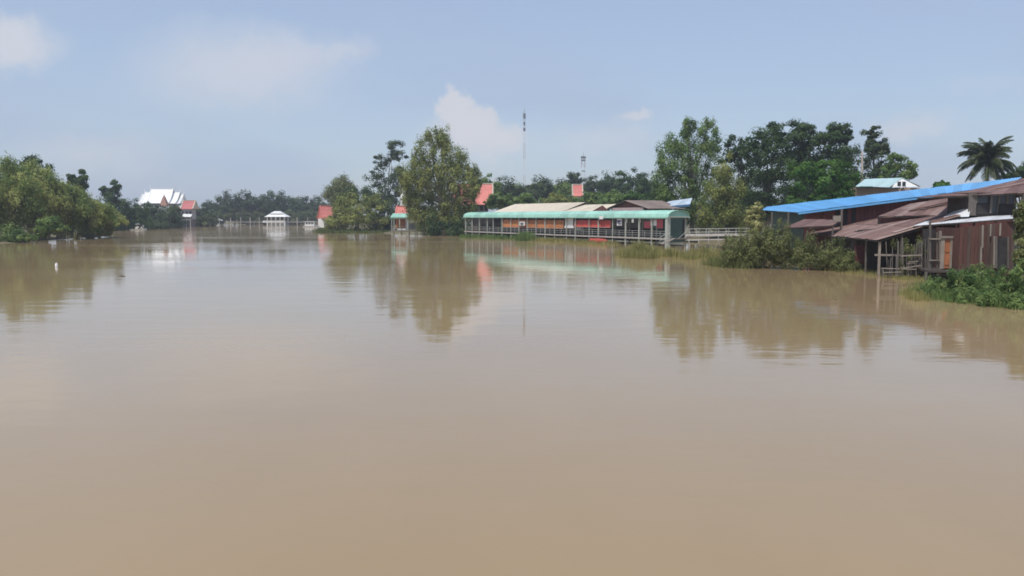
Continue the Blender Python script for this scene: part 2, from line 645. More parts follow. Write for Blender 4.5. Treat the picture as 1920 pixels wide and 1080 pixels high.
M['grey_wall'] = mat('grey_wall', (.36, .36, .37), .12, 1.5, .8, dirt=.4, dirtc=(.2, .18, .17))
M['brown_roof'] = mat('brown_roof', (.20, .155, .135), .25, 1.4, .75, dirt=.4, dirtc=(.11, .08, .07))
M['wood_grey'] = mat('wood_grey', (.150, .132, .115), .3, 5, .9, stretch=(1, 1, .3))
M['wood_pale'] = mat('wood_pale', (.30, .255, .215), .25, 5, .85, stretch=(1, 1, .3))
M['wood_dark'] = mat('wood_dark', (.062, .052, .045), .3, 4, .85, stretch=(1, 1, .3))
M['door'] = mat('door', (.42, .165, .075), .25, 4, .65, stretch=(1, 1, .25), dirt=.4, dirtc=(.24, .1, .06))
M['prang'] = mat('prang', (.40, .22, .17), .2, 2, .7, dirt=.3)
M['mast_white'] = mat('mast_white', (.70, .70, .72), .05, 1, .5)
M['mast_red'] = mat('mast_red', (.42, .30, .30), .1, 1, .6)
M['mast_dark'] = mat('mast_dark', (.16, .17, .19), .1, 1, .6)
M['sign_white'] = mat('sign_white', (.80, .79, .78), .04, 1, .5)
M['soil'] = mat('soil', (.17, .13, .085), .35, 1.5, .95, c2=(.16, .15, .07), bump=.4)

# ------------------------------------------------------------------ river and ground
RIVER = [(-78, -120), (-78, 60), (-76, 120), (-80, 145), (-84, 178), (-112, 235), (-124, 290), (-136, 340), (-150, 400), (-160, 452),
         (-120, 446), (-90, 436), (-70, 405), (-62, 330), (-52, 252), (-34, 224), (-28, 200), (6, 176), (20, 150), (33, 122), (36, 105), (30, 88),
         (24, 74), (28.5, 66), (31, 60), (26, 50.5), (24.4, 47), (26.5, 41), (26.5, 36), (26.5, 10), (30, -120)]


def river_sd(Xg, Yg):
    """signed distance: negative inside the river"""
    x, y = Xg.ravel(), Yg.ravel()
    best = np.full(x.shape, 1e9)
    inside = np.zeros(x.shape, bool)
    n = len(RIVER)
    for i in range(n):
        (x0, y0), (x1, y1) = RIVER[i], RIVER[(i + 1) % n]
        dx, dy = x1 - x0, y1 - y0
        t = np.clip(((x - x0) * dx + (y - y0) * dy) / (dx * dx + dy * dy), 0, 1)
        best = np.minimum(best, np.hypot(x - x0 - t * dx, y - y0 - t * dy))
        c = ((y0 > y) != (y1 > y))
        with np.errstate(divide='ignore', invalid='ignore'):
            xi = x0 + (y - y0) * dx / (dy if dy else 1e-9)
        inside ^= c & (x < xi)
    return np.where(inside, -best, best).reshape(Xg.shape)


def build_ground():
    xs = np.concatenate([np.linspace(-2500, -200, 14), np.linspace(-190, 110, 201), np.linspace(120, 2500, 14)])
    ys = np.concatenate([np.linspace(-600, -20, 8), np.linspace(-10, 500, 256), np.linspace(520, 4200, 14)])
    Xg, Yg = np.meshgrid(xs, ys)
    s = river_sd(Xg, Yg)
    nz = np.sin(Xg * .41 + np.sin(Yg * .23) * 2) * np.cos(Yg * .37 + np.sin(Xg * .19)) * .22
    Zg = np.clip(s * .11 + nz * (np.abs(s) < 60), -2.5, 1.0 + nz * .5)
    h, w = Xg.shape
    V = np.stack([Xg, Yg, Zg], -1).reshape(-1, 3)
    i = np.arange(h * w).reshape(h, w)
    Fq = np.stack([i[:-1, :-1], i[:-1, 1:], i[1:, 1:], i[1:, :-1]], -1).reshape(-1, 4)
    me = bpy.data.meshes.new('ground')
    me.from_pydata(V.tolist(), [], Fq.tolist())
    me.polygons.foreach_set('use_smooth', [True] * len(me.polygons))
    me.update()
    return tag(link('ground', me, M['soil']), kind='structure')


build_ground()


def water_material():
    m = bpy.data.materials.new('muddy_water')
    m.use_nodes = True
    n, l = m.node_tree.nodes, m.node_tree.links
    b = n['Principled BSDF']
    tc = n.new('ShaderNodeTexCoord')

    def noise(scale, stretch, det, rough=.5, loc=(0, 0, 0)):
        mp = n.new('ShaderNodeMapping')
        mp.inputs['Scale'].default_value = stretch
        mp.inputs['Location'].default_value = loc
        l.new(tc.outputs['Object'], mp.inputs[0])
        z = n.new('ShaderNodeTexNoise')
        z.inputs['Scale'].default_value = scale
        z.inputs['Detail'].default_value = det
        z.inputs['Roughness'].default_value = rough
        l.new(mp.outputs[0], z.inputs['Vector'])
        return z.outputs[0]

    silt = noise(.05, (1.1, .42, 1), 6, .66)
    cr = n.new('ShaderNodeValToRGB')
    cr.color_ramp.elements[0].position = .3
    cr.color_ramp.elements[1].position = .72
    cr.color_ramp.elements[0].color = (.300, .213, .114, 1)
    cr.color_ramp.elements[1].color = (.354, .256, .143, 1)
    l.new(silt, cr.inputs[0])
    l.new(cr.outputs[0], b.inputs['Base Color'])
    b.inputs['IOR'].default_value = 1.33
    b.inputs['Specular IOR Level'].default_value = .44
    wind = noise(.035, (.55, 1.6, 1), 5, .62, (11, 5, 0))
    mr = n.new('ShaderNodeMapRange')
    mr.inputs[1].default_value = .38
    mr.inputs[2].default_value = .68
    mr.inputs[3].default_value = .035
    mr.inputs[4].default_value = .11
    l.new(wind, mr.inputs[0])
    l.new(mr.outputs[0], b.inputs['Roughness'])
    r1 = noise(.55, (.45, 1, 1), 3, .5)
    r2 = noise(2.6, (.5, 1, 1), 2, .5, (3, 3, 0))
    ad = n.new('ShaderNodeMath')
    ad.operation = 'MULTIPLY_ADD'
    l.new(r2, ad.inputs[0])
    ad.inputs[1].default_value = .18
    l.new(r1, ad.inputs[2])
    ws = n.new('ShaderNodeMapRange')
    ws.inputs[1].default_value = .4
    ws.inputs[2].default_value = .7
    ws.inputs[3].default_value = .16
    ws.inputs[4].default_value = .52
    l.new(wind, ws.inputs[0])
    bp = n.new('ShaderNodeBump')
    bp.inputs['Distance'].default_value = .05
    l.new(ws.outputs[0], bp.inputs['Strength'])
    l.new(ad.outputs[0], bp.inputs['Height'])
    l.new(bp.outputs[0], b.inputs['Normal'])
    return m


M['water'] = water_material()
wb = MB()
wb.add([(-2600, -700, 0), (2600, -700, 0), (2600, 4300, 0), (-2600, 4300, 0)], [(0, 1, 2, 3)])
tag(wb.build('river', M['water']), kind='structure')

# ------------------------------------------------------------------ corrugated roof of single sheets


def roof_sheets(parent, A, B, C, D, n, mats, name='roof_sheet', amp=.03, th=.02, ridges=5, jit=.02, rows=1):
    """A,B: eave start and end; D,C: top start and end; n sheets along the eave, each its own object"""
    A, B, C, D = map(Vector, (A, B, C, D))
    nrm = (B - A).cross(D - A).normalized()
    if nrm.z < 0:
        nrm = -nrm
    o3 = Vector(offs(parent))
    for r in range(rows):
        v0, v1 = r / rows, (r + 1) / rows + (.04 if r < rows - 1 else 0)
        for i in range(n):
            t0, t1 = i / n, (i + 1) / n + (.12 / n if i < n - 1 else 0)
            lift = nrm * (random.uniform(0, jit) + .006 * (i % 2) + .03 * r)
            ext = random.uniform(-.06, .10) / max(.5, (D - A).length)
            pts = []
            m = ridges * 2
            for layer in (0, 1):
                for v in (v0 - (ext if r == 0 else 0), v1):
                    for j in range(m + 1):
                        t = t0 + (t1 - t0) * j / m
                        p = A.lerp(B, t).lerp(D.lerp(C, t), v)
                        pts.append(p + lift + nrm * (amp * (1 if j % 2 else 0) - th * layer) - o3)
            k = m + 1
            fs = []
            for j in range(m):
                fs.append((j, j + 1, k + j + 1, k + j))
                fs.append((2 * k + j + 1, 2 * k + j, 3 * k + j, 3 * k + j + 1))
                fs.append((j + 1, j, 2 * k + j, 2 * k + j + 1))
                fs.append((k + j, k + j + 1, 3 * k + j + 1, 3 * k + j))
            fs += [(0, k, 3 * k, 2 * k), (m + k, m, 2 * k + m, 3 * k + m)]
            me = bpy.data.meshes.new(name)
            me.from_pydata([tuple(p) for p in pts], [], fs)
            me.update()
            link(name, me, random.choice(mats), parent)


def roof_part(root, name, A, B, C, D, m, th=.05):
    """a thin backing (battens and purlins) under the sheets; becomes the roof part"""
    mb = MB()
    A, B, C, D = map(Vector, (A, B, C, D))
    dn = Vector((0, 0, -.06))
    for t in (0, .33, .66, 1):
        mb.bar(A.lerp(D, t) + dn, B.lerp(C, t) + dn, .06, .06)
    for t in (0, .2, .4, .6, .8, 1):
        mb.bar(A.lerp(B, t) + dn * 2.1, D.lerp(C, t) + dn * 2.1, .06, .06)
    return mb.build(name, m, root)


def plank_wall(parent, p0, p1, z0, z1, n, m, th=.03, gap=.012, name='plank', ztop1=None):
    p0, p1 = Vector(p0), Vector(p1)
    d = (p1 - p0)
    u = d.normalized()
    out = Vector((u.y, -u.x, 0))
    w = d.length / n
    for i in range(n):
        a, b = p0 + u * (w * i + gap / 2), p0 + u * (w * (i + 1) - gap / 2)
        jo = out * random.uniform(0, .012)
        za = z1 if ztop1 is None else z1 + (ztop1 - z1) * i / n
        zb = z1 if ztop1 is None else z1 + (ztop1 - z1) * (i + 1) / n
        bt = z0 + random.uniform(-.04, .04)
        q = [(a + jo, b + jo, b + jo - out * th, a + jo - out * th)]
        q = q[0]
        mb = MB()
        mb.hexa([Vector((p.x, p.y, bt)) for p in q], [Vector((p.x, p.y, zz)) for p, zz in zip(q, (za, zb, zb, za))])
        mb.build(name, random.choice(m) if isinstance(m, list) else m, parent)


# ================================================================== RIGHT BANK: stilt house with blue roof and rusty lean-tos
# ---- long blue-roofed building
E0, E1 = P(1497, 398.5, 80), P(1893, 347.8, 66.5)
T0, T1 = P(1437, 388.5, 100), P(1915, 333.2, 84)
LE = P(1428, 394, 92)                                   # far corner of the low end
house = thing('blue_roofed_house', 'long maroon house with a bright blue metal roof beside the palm', 'house', (36, 70, 0))
rb = roof_part(house, 'roof', E0, E1, T1, T0, M['wood_dark'])
roof_sheets(rb, E0, E1, T1, T0, 30, [M['blue']], amp=.06, jit=.03, ridges=4)
mb = MB()
mb.bar(E0 + Vector((0, -.03, -.10)), E1 + Vector((0, -.03, -.10)), .04, .16)
mb.build('fascia', M['blue'], rb)
# the low end of the roof returns towards the trees
roof_sheets(rb, LE, E0, T0, LE.lerp(T0, .98) + Vector((0, 0, .02)), 5, [M['blue']], amp=.03, jit=.006, ridges=3)
# back slope so that the ridge is closed from behind
B0, B1 = T0 + Vector((4, 3.2, -1.2)), T1 + Vector((4, 3.2, -1.2))
roof_sheets(rb, B1, B0, T0 + Vector((0, 0, -.03)), T1 + Vector((0, 0, -.03)), 12, [M['blue']], amp=.03, jit=.006, ridges=3)
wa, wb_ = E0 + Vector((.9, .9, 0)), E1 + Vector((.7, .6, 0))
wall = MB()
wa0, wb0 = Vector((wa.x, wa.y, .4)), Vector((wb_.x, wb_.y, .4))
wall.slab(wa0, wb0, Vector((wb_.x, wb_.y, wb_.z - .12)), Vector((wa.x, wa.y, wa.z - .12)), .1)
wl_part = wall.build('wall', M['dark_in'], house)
u = (wb_ - wa)
u.z = 0
outv = Vector((u.normalized().y, -u.normalized().x, 0))
nb = 46
for i in range(nb):
    t0, t1 = i / nb, (i + 1) / nb
    a, b = wa.lerp(wb_, t0 + .0012), wa.lerp(wb_, t1 - .0012)
    if 0.14 < t0 < .30 and i % 2 == 0:
        continue                                         # slatted opening under the eave
    o = outv * random.uniform(.025, .04)
    mb = MB()
    mb.hexa([Vector((p.x, p.y, .45)) + q for p, q in ((a, o), (b, o), (b, o * .2), (a, o * .2))],
            [Vector((p.x, p.y, p.z - .13)) + q for p, q in ((a, o), (b, o), (b, o * .2), (a, o * .2))])
    mb.build('plank', M['maroon'], wl_part)
# end wall, dark green, under the low end
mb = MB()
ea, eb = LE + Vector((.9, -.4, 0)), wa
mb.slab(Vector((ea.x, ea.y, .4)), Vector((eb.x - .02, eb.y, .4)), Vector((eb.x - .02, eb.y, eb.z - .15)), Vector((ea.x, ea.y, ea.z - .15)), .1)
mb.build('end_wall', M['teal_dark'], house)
for px, d in ((1447, 86), (1478, 82), (1578, 73.5)):
    mb = MB()
    p = P(px, 406, d)
    mb.bar((p.x, p.y, .2), (p.x, p.y, Z(397, d) - .05 if px < 1500 else Z(392, d)), .13)
    mb.build('post', M['wood_grey'], house)
# downpipe and a pale box on the wall
mb = MB()
p = P(1569, 410, 72.5)
mb.box(p, (.55, .3, .5))
mb.build('wall_box', M['wood_pale'], house)

# ---- small rusty lean-to at the far end
A, B, C, D = P(1468, 428, 75), P(1560, 423, 70), P(1578, 413, 74), P(1508, 411, 79)
sh = thing('small_rusty_lean_to', 'small rusty lean-to roof behind the scrub at the low end of the blue-roofed house', 'shed', (A.x, A.y, 0))
rp = roof_part(sh, 'roof', A, B, C, D, M['wood_dark'])
roof_sheets(rp, A, B, C, D, 7, [M['rust'], M['rust_dark']], amp=.03)
for q in (A, B, A.lerp(B, .5)):
    mb = MB()
    mb.bar((q.x + .1, q.y + .1, -.4), (q.x + .1, q.y + .1, q.z - .06), .1)
    mb.build('post', M['wood_grey'], sh)
for q in (C, D):
    mb = MB()
    mb.bar((q.x - .1, q.y - .1, 0), (q.x - .1, q.y - .1, q.z - .06), .1)
    mb.build('post', M['wood_grey'], sh)

# ---- big rusty verandah roof on posts
A, B, C, D = P(1512, 438, 81), P(1645, 450.5, 57), P(1800, 404.5, 57), P(1640, 402, 82)
ver = thing('rusty_verandah', 'wide rusty tin verandah roof on grey posts over dark floodwater', 'verandah', (B.x, B.y, 0))
rp = roof_part(ver, 'roof', A, B, C, D, M['wood_dark'])
roof_sheets(rp, A, B, C, D, 22, [M['rust'], M['rust'], M['rust_dark'], M['rust_mid']], amp=.03, rows=2, jit=.025)
mb = MB()
mb.bar(B + Vector((-.05, -.05, .03)), C + Vector((0, -.05, .03)), .10, .035)
mb.build('barge_board', M['rust_pale'], rp)
# loose pale sheet lying on the roof
q = P(1700, 424, 58)
mb = MB()
a, b = B.lerp(C, .25).lerp(A.lerp(D, .25), .03), B.lerp(C, .62).lerp(A.lerp(D, .62), .03)
c, d_ = B.lerp(C, .62).lerp(A.lerp(D, .62), .07), B.lerp(C, .25).lerp(A.lerp(D, .25), .07)
up = Vector((0, 0, .10))
mb.slab(a + up, b + up, c + up, d_ + up, .02)
mb.build('loose_sheet', M['rust_pale'], rp)
for i, t in enumerate((0, .14, .3, .48, .68, .9)):
    q = B.lerp(A, t) + Vector((.22, .12, 0))
    mb = MB()
    mb.bar((q.x, q.y, -1), (q.x, q.y, q.z - .08), .13 if i == 0 else .1)
    mb.build('post', M['wood_pale'] if i == 0 else M['wood_grey'], ver)
for i, t in enumerate((.3, .62, .95)):
    q = B.lerp(C, t) + Vector((.05, .14, 0))
    mb = MB()
    mb.bar((q.x, q.y, -1), (q.x, q.y, q.z - .08), .11)
    mb.build('post', M['wood_grey'], ver)
# dark inner wall of boards
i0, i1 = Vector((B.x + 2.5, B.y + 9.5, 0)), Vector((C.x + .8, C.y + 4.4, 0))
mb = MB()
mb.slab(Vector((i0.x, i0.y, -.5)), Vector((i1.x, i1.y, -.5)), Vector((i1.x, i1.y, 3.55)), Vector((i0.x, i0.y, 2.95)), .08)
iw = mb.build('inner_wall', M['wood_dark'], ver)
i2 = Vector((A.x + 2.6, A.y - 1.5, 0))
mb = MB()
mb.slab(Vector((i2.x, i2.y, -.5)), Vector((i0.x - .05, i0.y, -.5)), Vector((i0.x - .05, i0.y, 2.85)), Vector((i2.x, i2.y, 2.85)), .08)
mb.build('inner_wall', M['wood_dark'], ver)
mb = MB()
pa, pb = P(1603, 460, 63), P(1623, 496, 63)
mb.box(((pa.x + pb.x) / 2, 63, (pa.z + pb.z) / 2), (pb.x - pa.x, .05, pa.z - pb.z))
mb.build('red_panel', M['maroon'], ver)
mb = MB()
mb.bar(P(1640, 478, 57.2), P(1742, 479, 56.4), .09, .13)
mb.build('rail', M['wood_pale'], ver)

# ---- fence of sticks in front of the verandah
fx = thing('stick_fence', 'ramshackle fence of grey sticks standing in water below the rusty verandah', 'fence', (P(1700, 515, 55.5).x, 55.5, 0))
for (px, y0, y1, w) in ((1655, 505, 519, .10), (1684, 452, 517, .07), (1692, 446, 518, .08), (1703, 493, 518, .05), (1714, 458, 506, .05), (1717, 489, 520, .05),
                        (1719, 456, 506, .05), (1723, 452, 512, .06), (1728, 452, 514, .10), (1735, 448, 513, .05), (1741, 444, 512, .09), (1744, 420, 510, .08), (1681, 480, 519, .06), (1672, 500, 520, .05), (1709, 470, 514, .05)):
    dd = 55.6 + random.uniform(-.25, .25)
    mb = MB()
    mb.bar(P(px + random.uniform(-1.5, 1.5), y1, dd), P(px, y0, dd), w)
    mb.build('stick', random.choice([M['wood_grey'], M['wood_grey'], M['wood_pale']]), fx)
for (x0, y0, x1, y1, w) in ((1652, 503, 1718, 505, .06), (1686, 504, 1726, 498, .06), (1703, 491, 1722, 490, .05), (1690, 480, 1728, 478, .07), (1700, 494, 1716, 493, .04), (1656, 511, 1690, 510, .05)):
    mb = MB()
    mb.bar(P(x0, y0, 55.45), P(x1, y1, 55.45), w)
    mb.build('cross_stick', M['wood_pale'], fx)

for i in range(22):
    px = random.uniform(1658, 1742)
    top = random.uniform(452, 495)
    dd = 55.9 + random.uniform(-.3, .5)
    MB().bar(P(px + random.uniform(-3, 3), 516, dd), P(px, top, dd), random.uniform(.03, .055)).build('stick', random.choice([M['wood_grey'], M['wood_dark'], M['wood_grey']]), fx)
# ---- hut: dark upper storey, white tin awning, plank wall, door
hut = thing('plank_hut', 'dark two-storey plank hut with a white tin awning beside the green weeds', 'house', (P(1850, 500, 53).x, 53, .6))
HW0, HW1 = P(1796, 450, 53.3), P(1899, 450, 52)
fl = 0.72
plank_wall(mbw := MB().box(((HW0.x + HW1.x) / 2, 52.9, 2.0), (HW1.x - HW0.x - .1, .06, 2.6), ux=(HW1 - HW0).normalized(), uy=Vector((-(HW1 - HW0).y, (HW1 - HW0).x, 0))).build('wall', M['maroon_hut'], hut),
           (HW0.x, HW0.y - .2, 0), (HW1.x, HW1.y - .2, 0), .35, 3.32, 14, [M['maroon_hut'], M['maroon_hut'], M['maroon_hut'], M['plank_old']], ztop1=3.72)
# side wall going back along the river side
plank_wall(mbw, (HW0.x + .02, HW0.y + 5.5, 0), (HW0.x, HW0.y - .15, 0), .35, 3.3, 18, M['maroon_hut'])
for (px, y0, y1, dd, w) in ((1842, 422, 465, 52.40, .10), (1839, 462, 500, 52.42, .10), (1857, 420, 443, 52.2, .07), (1875, 418, 442, 51.97, .09), (1864, 443, 502, 52.1, .12)):
    mb = MB()
    mb.bar(P(px, y1, dd), P(px + 1, y0, dd), w, .04)
    mb.build('batten', M['wood_pale'], hut)
mb = MB()
pa, pb = P(1869, 445, 52.2), P(1889, 503, 52.2)
mb.box(((pa.x + pb.x) / 2, 52.0, (pa.z + pb.z) / 2), (pb.x - pa.x, .16, pa.z - pb.z))
mb.build('doorway', M['dark_in'], hut)
for px in (1868, 1890):
    MB().bar(P(px, 503, 51.88), P(px, 444, 51.88), .09, .08).build('doorway_frame', M['wood_grey'], hut)
# orange door left of the wall
dl, dr = P(1769.5, 449, 54), P(1781.5, 503, 54)
mb = MB()
mb.box(((dl.x + dr.x) / 2, 54, (dl.z + dr.z) / 2), (dr.x - dl.x, .06, dl.z - dr.z))
dp = mb.build('door', M['door'], hut)
for t in (.28, .72):
    mb = MB()
    mb.box(((dl.x + dr.x) / 2, 53.955, dl.z + (dr.z - dl.z) * t), ((dr.x - dl.x) * .62, .03, (dl.z - dr.z) * .32))
    mb.build('door_panel', M['door'], dp)
mb = MB()
mb.box((dr.x - .06, 53.93, (dl.z + dr.z) / 2), (.03, .05, .12))
mb.build('door_handle', M['steel'], dp)
for (x0, x1) in ((1765, 1769), (1782, 1789)):
    mb = MB()
    a, b = P(x0, 446, 53.95), P(x1, 504, 53.95)
    mb.box(((a.x + b.x) / 2, 53.96, (a.z + b.z) / 2), (b.x - a.x, .08, a.z - b.z))
    mb.build('door_frame', M['wood_pale'], hut)
mb = MB()
a, b = P(1764, 442.5, 53.9), P(1797, 446.5, 53.9)
mb.box(((a.x + b.x) / 2, 53.9, (a.z + b.z) / 2), (b.x - a.x, .1, a.z - b.z))
mb.build('lintel', M['wood_pale'], hut)
plank_wall(mbw, (P(1789.5, 450, 53.9).x, 53.9, 0), (HW0.x, 53.7, 0), .5, 3.25, 2, M['wood_dark'])
# dark recess left of the door with posts and a rail
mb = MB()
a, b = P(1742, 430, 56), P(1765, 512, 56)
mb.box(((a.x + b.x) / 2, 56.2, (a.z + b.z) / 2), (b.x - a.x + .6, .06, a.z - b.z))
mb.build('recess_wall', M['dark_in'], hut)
for (px, y0, y1, w, mm) in ((1763, 433, 512, .13, 'wood_pale'), (1744, 415, 515, .10, 'wood_grey'), (1757, 435, 505, .07, 'wood_grey')):
    mb = MB()
    mb.bar(P(px, y1 + 8, 54.4), P(px, y0, 54.4), w)
    mb.build('post', M[mm], hut)
for y in (448, 488):
    mb = MB()
    mb.bar(P(1743, y, 54.3), P(1763, y, 54.3), .07)
    mb.build('rail', M['wood_pale'], hut)
# floor slab on stilts
mb = MB()
a, b = P(1738, 508, 53.6), P(1902, 508, 52)
mb.hexa([(a.x, 53.5, fl - .22), (b.x, 51.8, fl - .22), (b.x + 1, 58, fl - .22), (a.x + 1, 58, fl - .22)], [(a.x, 53.5, fl - .08), (b.x, 51.8, fl - .08), (b.x + 1, 58, fl - .08), (a.x + 1, 58, fl - .08)])
mb.build('floor', M['wood_dark'], hut)
for px in (1745, 1770, 1800, 1830, 1860, 1890):
    q = P(px, 510, 53.0)
    mb = MB()
    mb.bar((q.x, 53.6, -1), (q.x, 53.6, fl - .2), .13)
    mb.build('stilt', M['wood_grey'], hut)
# white tin awning
A, B, C, D = P(1713, 423.5, 57.5), P(1908, 409.5, 51.4), P(1912, 403.8, 57), P(1792, 395, 64)
rp = roof_part(hut, 'awning', A, B, C, D, M['wood_dark'])
roof_sheets(rp, A, B, C, D, 11, [M['zinc']], amp=.025, jit=.012)
A2, B2, C2, D2 = P(1768, 408, 58.2), P(1817, 405.5, 56.6), P(1821, 381, 57.6), P(1796, 392, 59.6)
roof_sheets(rp, A2, B2, C2, D2, 3, [M['zinc']], amp=.02, jit=.01)
# upper storey
uz0, uz1 = Z(404.5, 57), Z(361, 57)
ux0, ux1 = X(1820, 57), X(1906, 57)
mb = MB()
mb.box(((ux0 + ux1) / 2, 58.6, (uz0 + uz1) / 2), (ux1 - ux0, 3.0, uz1 - uz0))
uw = mb.build('upper_wall', M['wood_dark'], hut)
for (x0, x1, y0, y1) in ((1832, 1857, 364, 381), (1861, 1870, 366, 400), (1874, 1887, 366, 382), (1890, 1902, 366, 383), (1833, 1856, 383, 401), (1874, 1902, 384, 401)):
    a, b = P(x0, y0, 57), P(x1, y1, 57)
    mb = MB()
    mb.box(((a.x + b.x) / 2, 57.05, (a.z + b.z) / 2), (b.x - a.x, .05, a.z - b.z))
    wnd = mb.build('window' if y0 < 383 else 'board', M['glass_dark'] if y0 < 383 else M['dark_in'], uw)
    if y0 < 383:
        for xx in (a.x, b.x):
            MB().bar((xx, 56.99, b.z), (xx, 56.99, a.z), .06, .06).build('window_frame', M['wood_grey'], wnd)
mb = MB()
a, b = P(1819, 362, 56.9), P(1831, 404, 56.9)
mb.box(((a.x + b.x) / 2, 57.03, (a.z + b.z) / 2), (b.x - a.x, .1, a.z - b.z))
mb.build('corner_board', M['wood_grey'], uw)
mb = MB()
mb.bar(P(1859, 366, 56.9), P(1857, 400, 56.9), .10, .06)
mb.build('open_shutter', M['wood_grey'], uw)
# upper roof: rusty, rising to the right
A, B, C, D = P(1720, 370.5, 58.5), P(1930, 361.5, 55.5), P(1940, 330, 61), P(1806, 361, 64)
rp = roof_part(hut, 'roof', A, B, C, D, M['wood_dark'])
roof_sheets(rp, A, B, C, D, 9, [M['rust_dark'], M['rust']], amp=.03, jit=.02)
mb = MB()
mb.bar(P(1850, 357, 58.9), P(1930, 340, 58.6), .24, .04)
mb.build('pale_flashing', M['rust_pale'], rp)
A, B = B, A
bk = [C + Vector((1.5, 4, -1.4)), D + Vector((1.5, 4, -1.4))]
roof_sheets(rp, bk[0], bk[1], D + Vector((0, 0, -.02)), C + Vector((0, 0, -.02)), 6, [M['rust_dark']], amp=.03)

# ---- middle rusty roof stepping between verandah and hut
A, B, C, D = P(1645, 406.5, 68), P(1795, 403, 59.5), P(1826, 366.5, 61), P(1706, 383, 72)
mid = thing('stepped_rusty_roof', 'maroon rusty tin roof stepping up between the verandah and the hut', 'roof', (A.x + 3, 63, 0))
rp = roof_part(mid, 'roof', A, B, C, D, M['wood_dark'])
roof_sheets(rp, A, B, C, D, 9, [M['rust'], M['rust_dark'], M['rust'], M['rust_mid']], amp=.03, rows=2, jit=.03)
mb = MB()
mb.bar(A.lerp(B, .32).lerp(D.lerp(C, .32), .28) + Vector((0, 0, .09)), A.lerp(B, .93).lerp(D.lerp(C, .93), .85) + Vector((0, 0, .09)), .32, .03)
mb.build('pale_flashing', M['rust_pale'], rp)
for q in (A, B, A.lerp(B, .5), C, D):
    mb = MB()
    mb.bar((q.x + .2, q.y + .2, .2), (q.x + .2, q.y + .2, q.z - .1), .11)
    mb.build('post', M['wood_grey'], mid)
mb = MB()
mb.slab(Vector((A.x + .4, A.y + .5, .3)), Vector((B.x + .2, B.y + .6, .3)), Vector((B.x + .2, B.y + .6, B.z - .1)), Vector((A.x + .4, A.y + .5, A.z - .1)), .06)
mb.build('wall', M['maroon'], mid)

# ---- pale teal gabled house behind the blue roof
th_ = thing('teal_gabled_house', 'pale teal gabled house rising behind the long blue roof', 'house', (X(1660, 108), 110, .5))
d0 = 108
eL, eR, rg = P(1604, 352, d0), P(1668, 346, d0 - 1.5), P(1694, 333, d0)
A, B, C, D = P(1603, 350, 106), P(1668, 351, 104), P(1692, 333.5, 108), P(1622, 336, 112)
rp = roof_part(th_, 'roof', A, B, C, D, M['wood_dark'])
roof_sheets(rp, A, B, C, D, 6, [M['teal_pale']], amp=.03)
A2, B2 = P(1730, 350, 104.5), C
roof_sheets(rp, C, P(1726, 350, 105), P(1700, 350, 112), D + Vector((.5, 0, 0)), 4, [M['teal_pale']], amp=.03)
mb = MB()
g0, g1, g2 = P(1668, 351.5, 104.6), P(1722, 350, 105), P(1692, 335, 106.6)
mb.add([g0, g1, g2, g0 + Vector((0, .15, 0)), g1 + Vector((0, .15, 0)), g2 + Vector((0, .15, 0))], [(0, 1, 2), (5, 4, 3), (0, 3, 4, 1), (1, 4, 5, 2), (2, 5, 3, 0)])
gp = mb.build('gable', M['white'], th_)
for px in (1686, 1695):
    a = P(px, 344.5, 104.9)
    mb = MB()
    mb.box(a, (.38, .12, .5))
    mb.build('window', M['glass_dark'], gp)
mb = MB()
a, b = P(1606, 352, 106.8), P(1725, 375, 106.8)
mb.box(((a.x + b.x) / 2, 108.5, (a.z + b.z) / 2 - 1), (b.x - a.x, 3, a.z - b.z + 2))
mb.build('wall', mat('salmon_wall', (.52, .36, .29), .1, 1.5, .8, dirt=.3, dirtc=(.35, .25, .2)), th_)
for (x0, x1, y) in ((1613, 1636, 350.5), (1663, 1686, 353.0)):
    mb = MB()
    mb.bar(P(x0, y, 104), P(x1, y, 104), .3, .14)
    mb.build('dark_fascia', M['teal_dark'], th_)

# ================================================================== covered walkway on stilts
WA = Vector((P(1270, 406, 116).x, 116, 0))
WB = Vector((P(905, 406, 172).x, 172, 0))
wax = (WB - WA)
WLEN = wax.length
wax.normalize()
wpp = Vector((-wax.y, wax.x, 0))
if wpp.x < 0:
    wpp = -wpp                         # away from the river


def W(s, t, z):
    p = WA + wax * s + wpp * t
    return Vector((p.x, p.y, z))


def S(px, t=0.0):
    """distance along the walkway where it is seen at photo column px"""
    k = (px - 960) / FPX
    p0 = WA + wpp * t
    return (k * p0.y / CA * CA - p0.x) / (wax.x - k * wax.y)


ww = thing('covered_walkway', 'long riverside walkway on stilts under a teal arched roof', 'walkway', (WA.x, WA.y, 0))
EZ, RZ, DZ, HW = 3.93, 4.86, 1.05, 1.55
L0, L1 = -.4, S(884)
nseg = 26
arc = []
for j in range(9):
    a = math.pi * (j / 8)
    arc.append((-math.cos(a) * (HW + .25), EZ + math.sin(a) ** .8 * (RZ - EZ)))
for i in range(nseg):
    s0, s1 = L0 + (L1 - L0) * i / nseg, L0 + (L1 - L0) * (i + 1) / nseg + .06
    lift = .012 * (i % 2) + random.uniform(0, .01)
    vs_ = []
    for th2 in (0, -.03):
        for s_ in (s0, s1):
            for (t, z) in arc:
                vs_.append(W(s_, t, z + lift + th2))
    k = 9
    fs = []
    for j in range(8):
        fs.append((j, j + 1, k + j + 1, k + j))
        fs.append((2 * k + j + 1, 2 * k + j, 3 * k + j, 3 * k + j + 1))
        fs.append((j + 1, j, 2 * k + j, 2 * k + j + 1))
        fs.append((k + j, k + j + 1, 3 * k + j + 1, 3 * k + j))
    fs += [(0, k, 3 * k, 2 * k), (k + 8, 8, 2 * k + 8, 3 * k + 8)]
    mb = MB()
    mb.add(vs_, fs)
    mb.build('roof_sheet', M['teal'], ww)
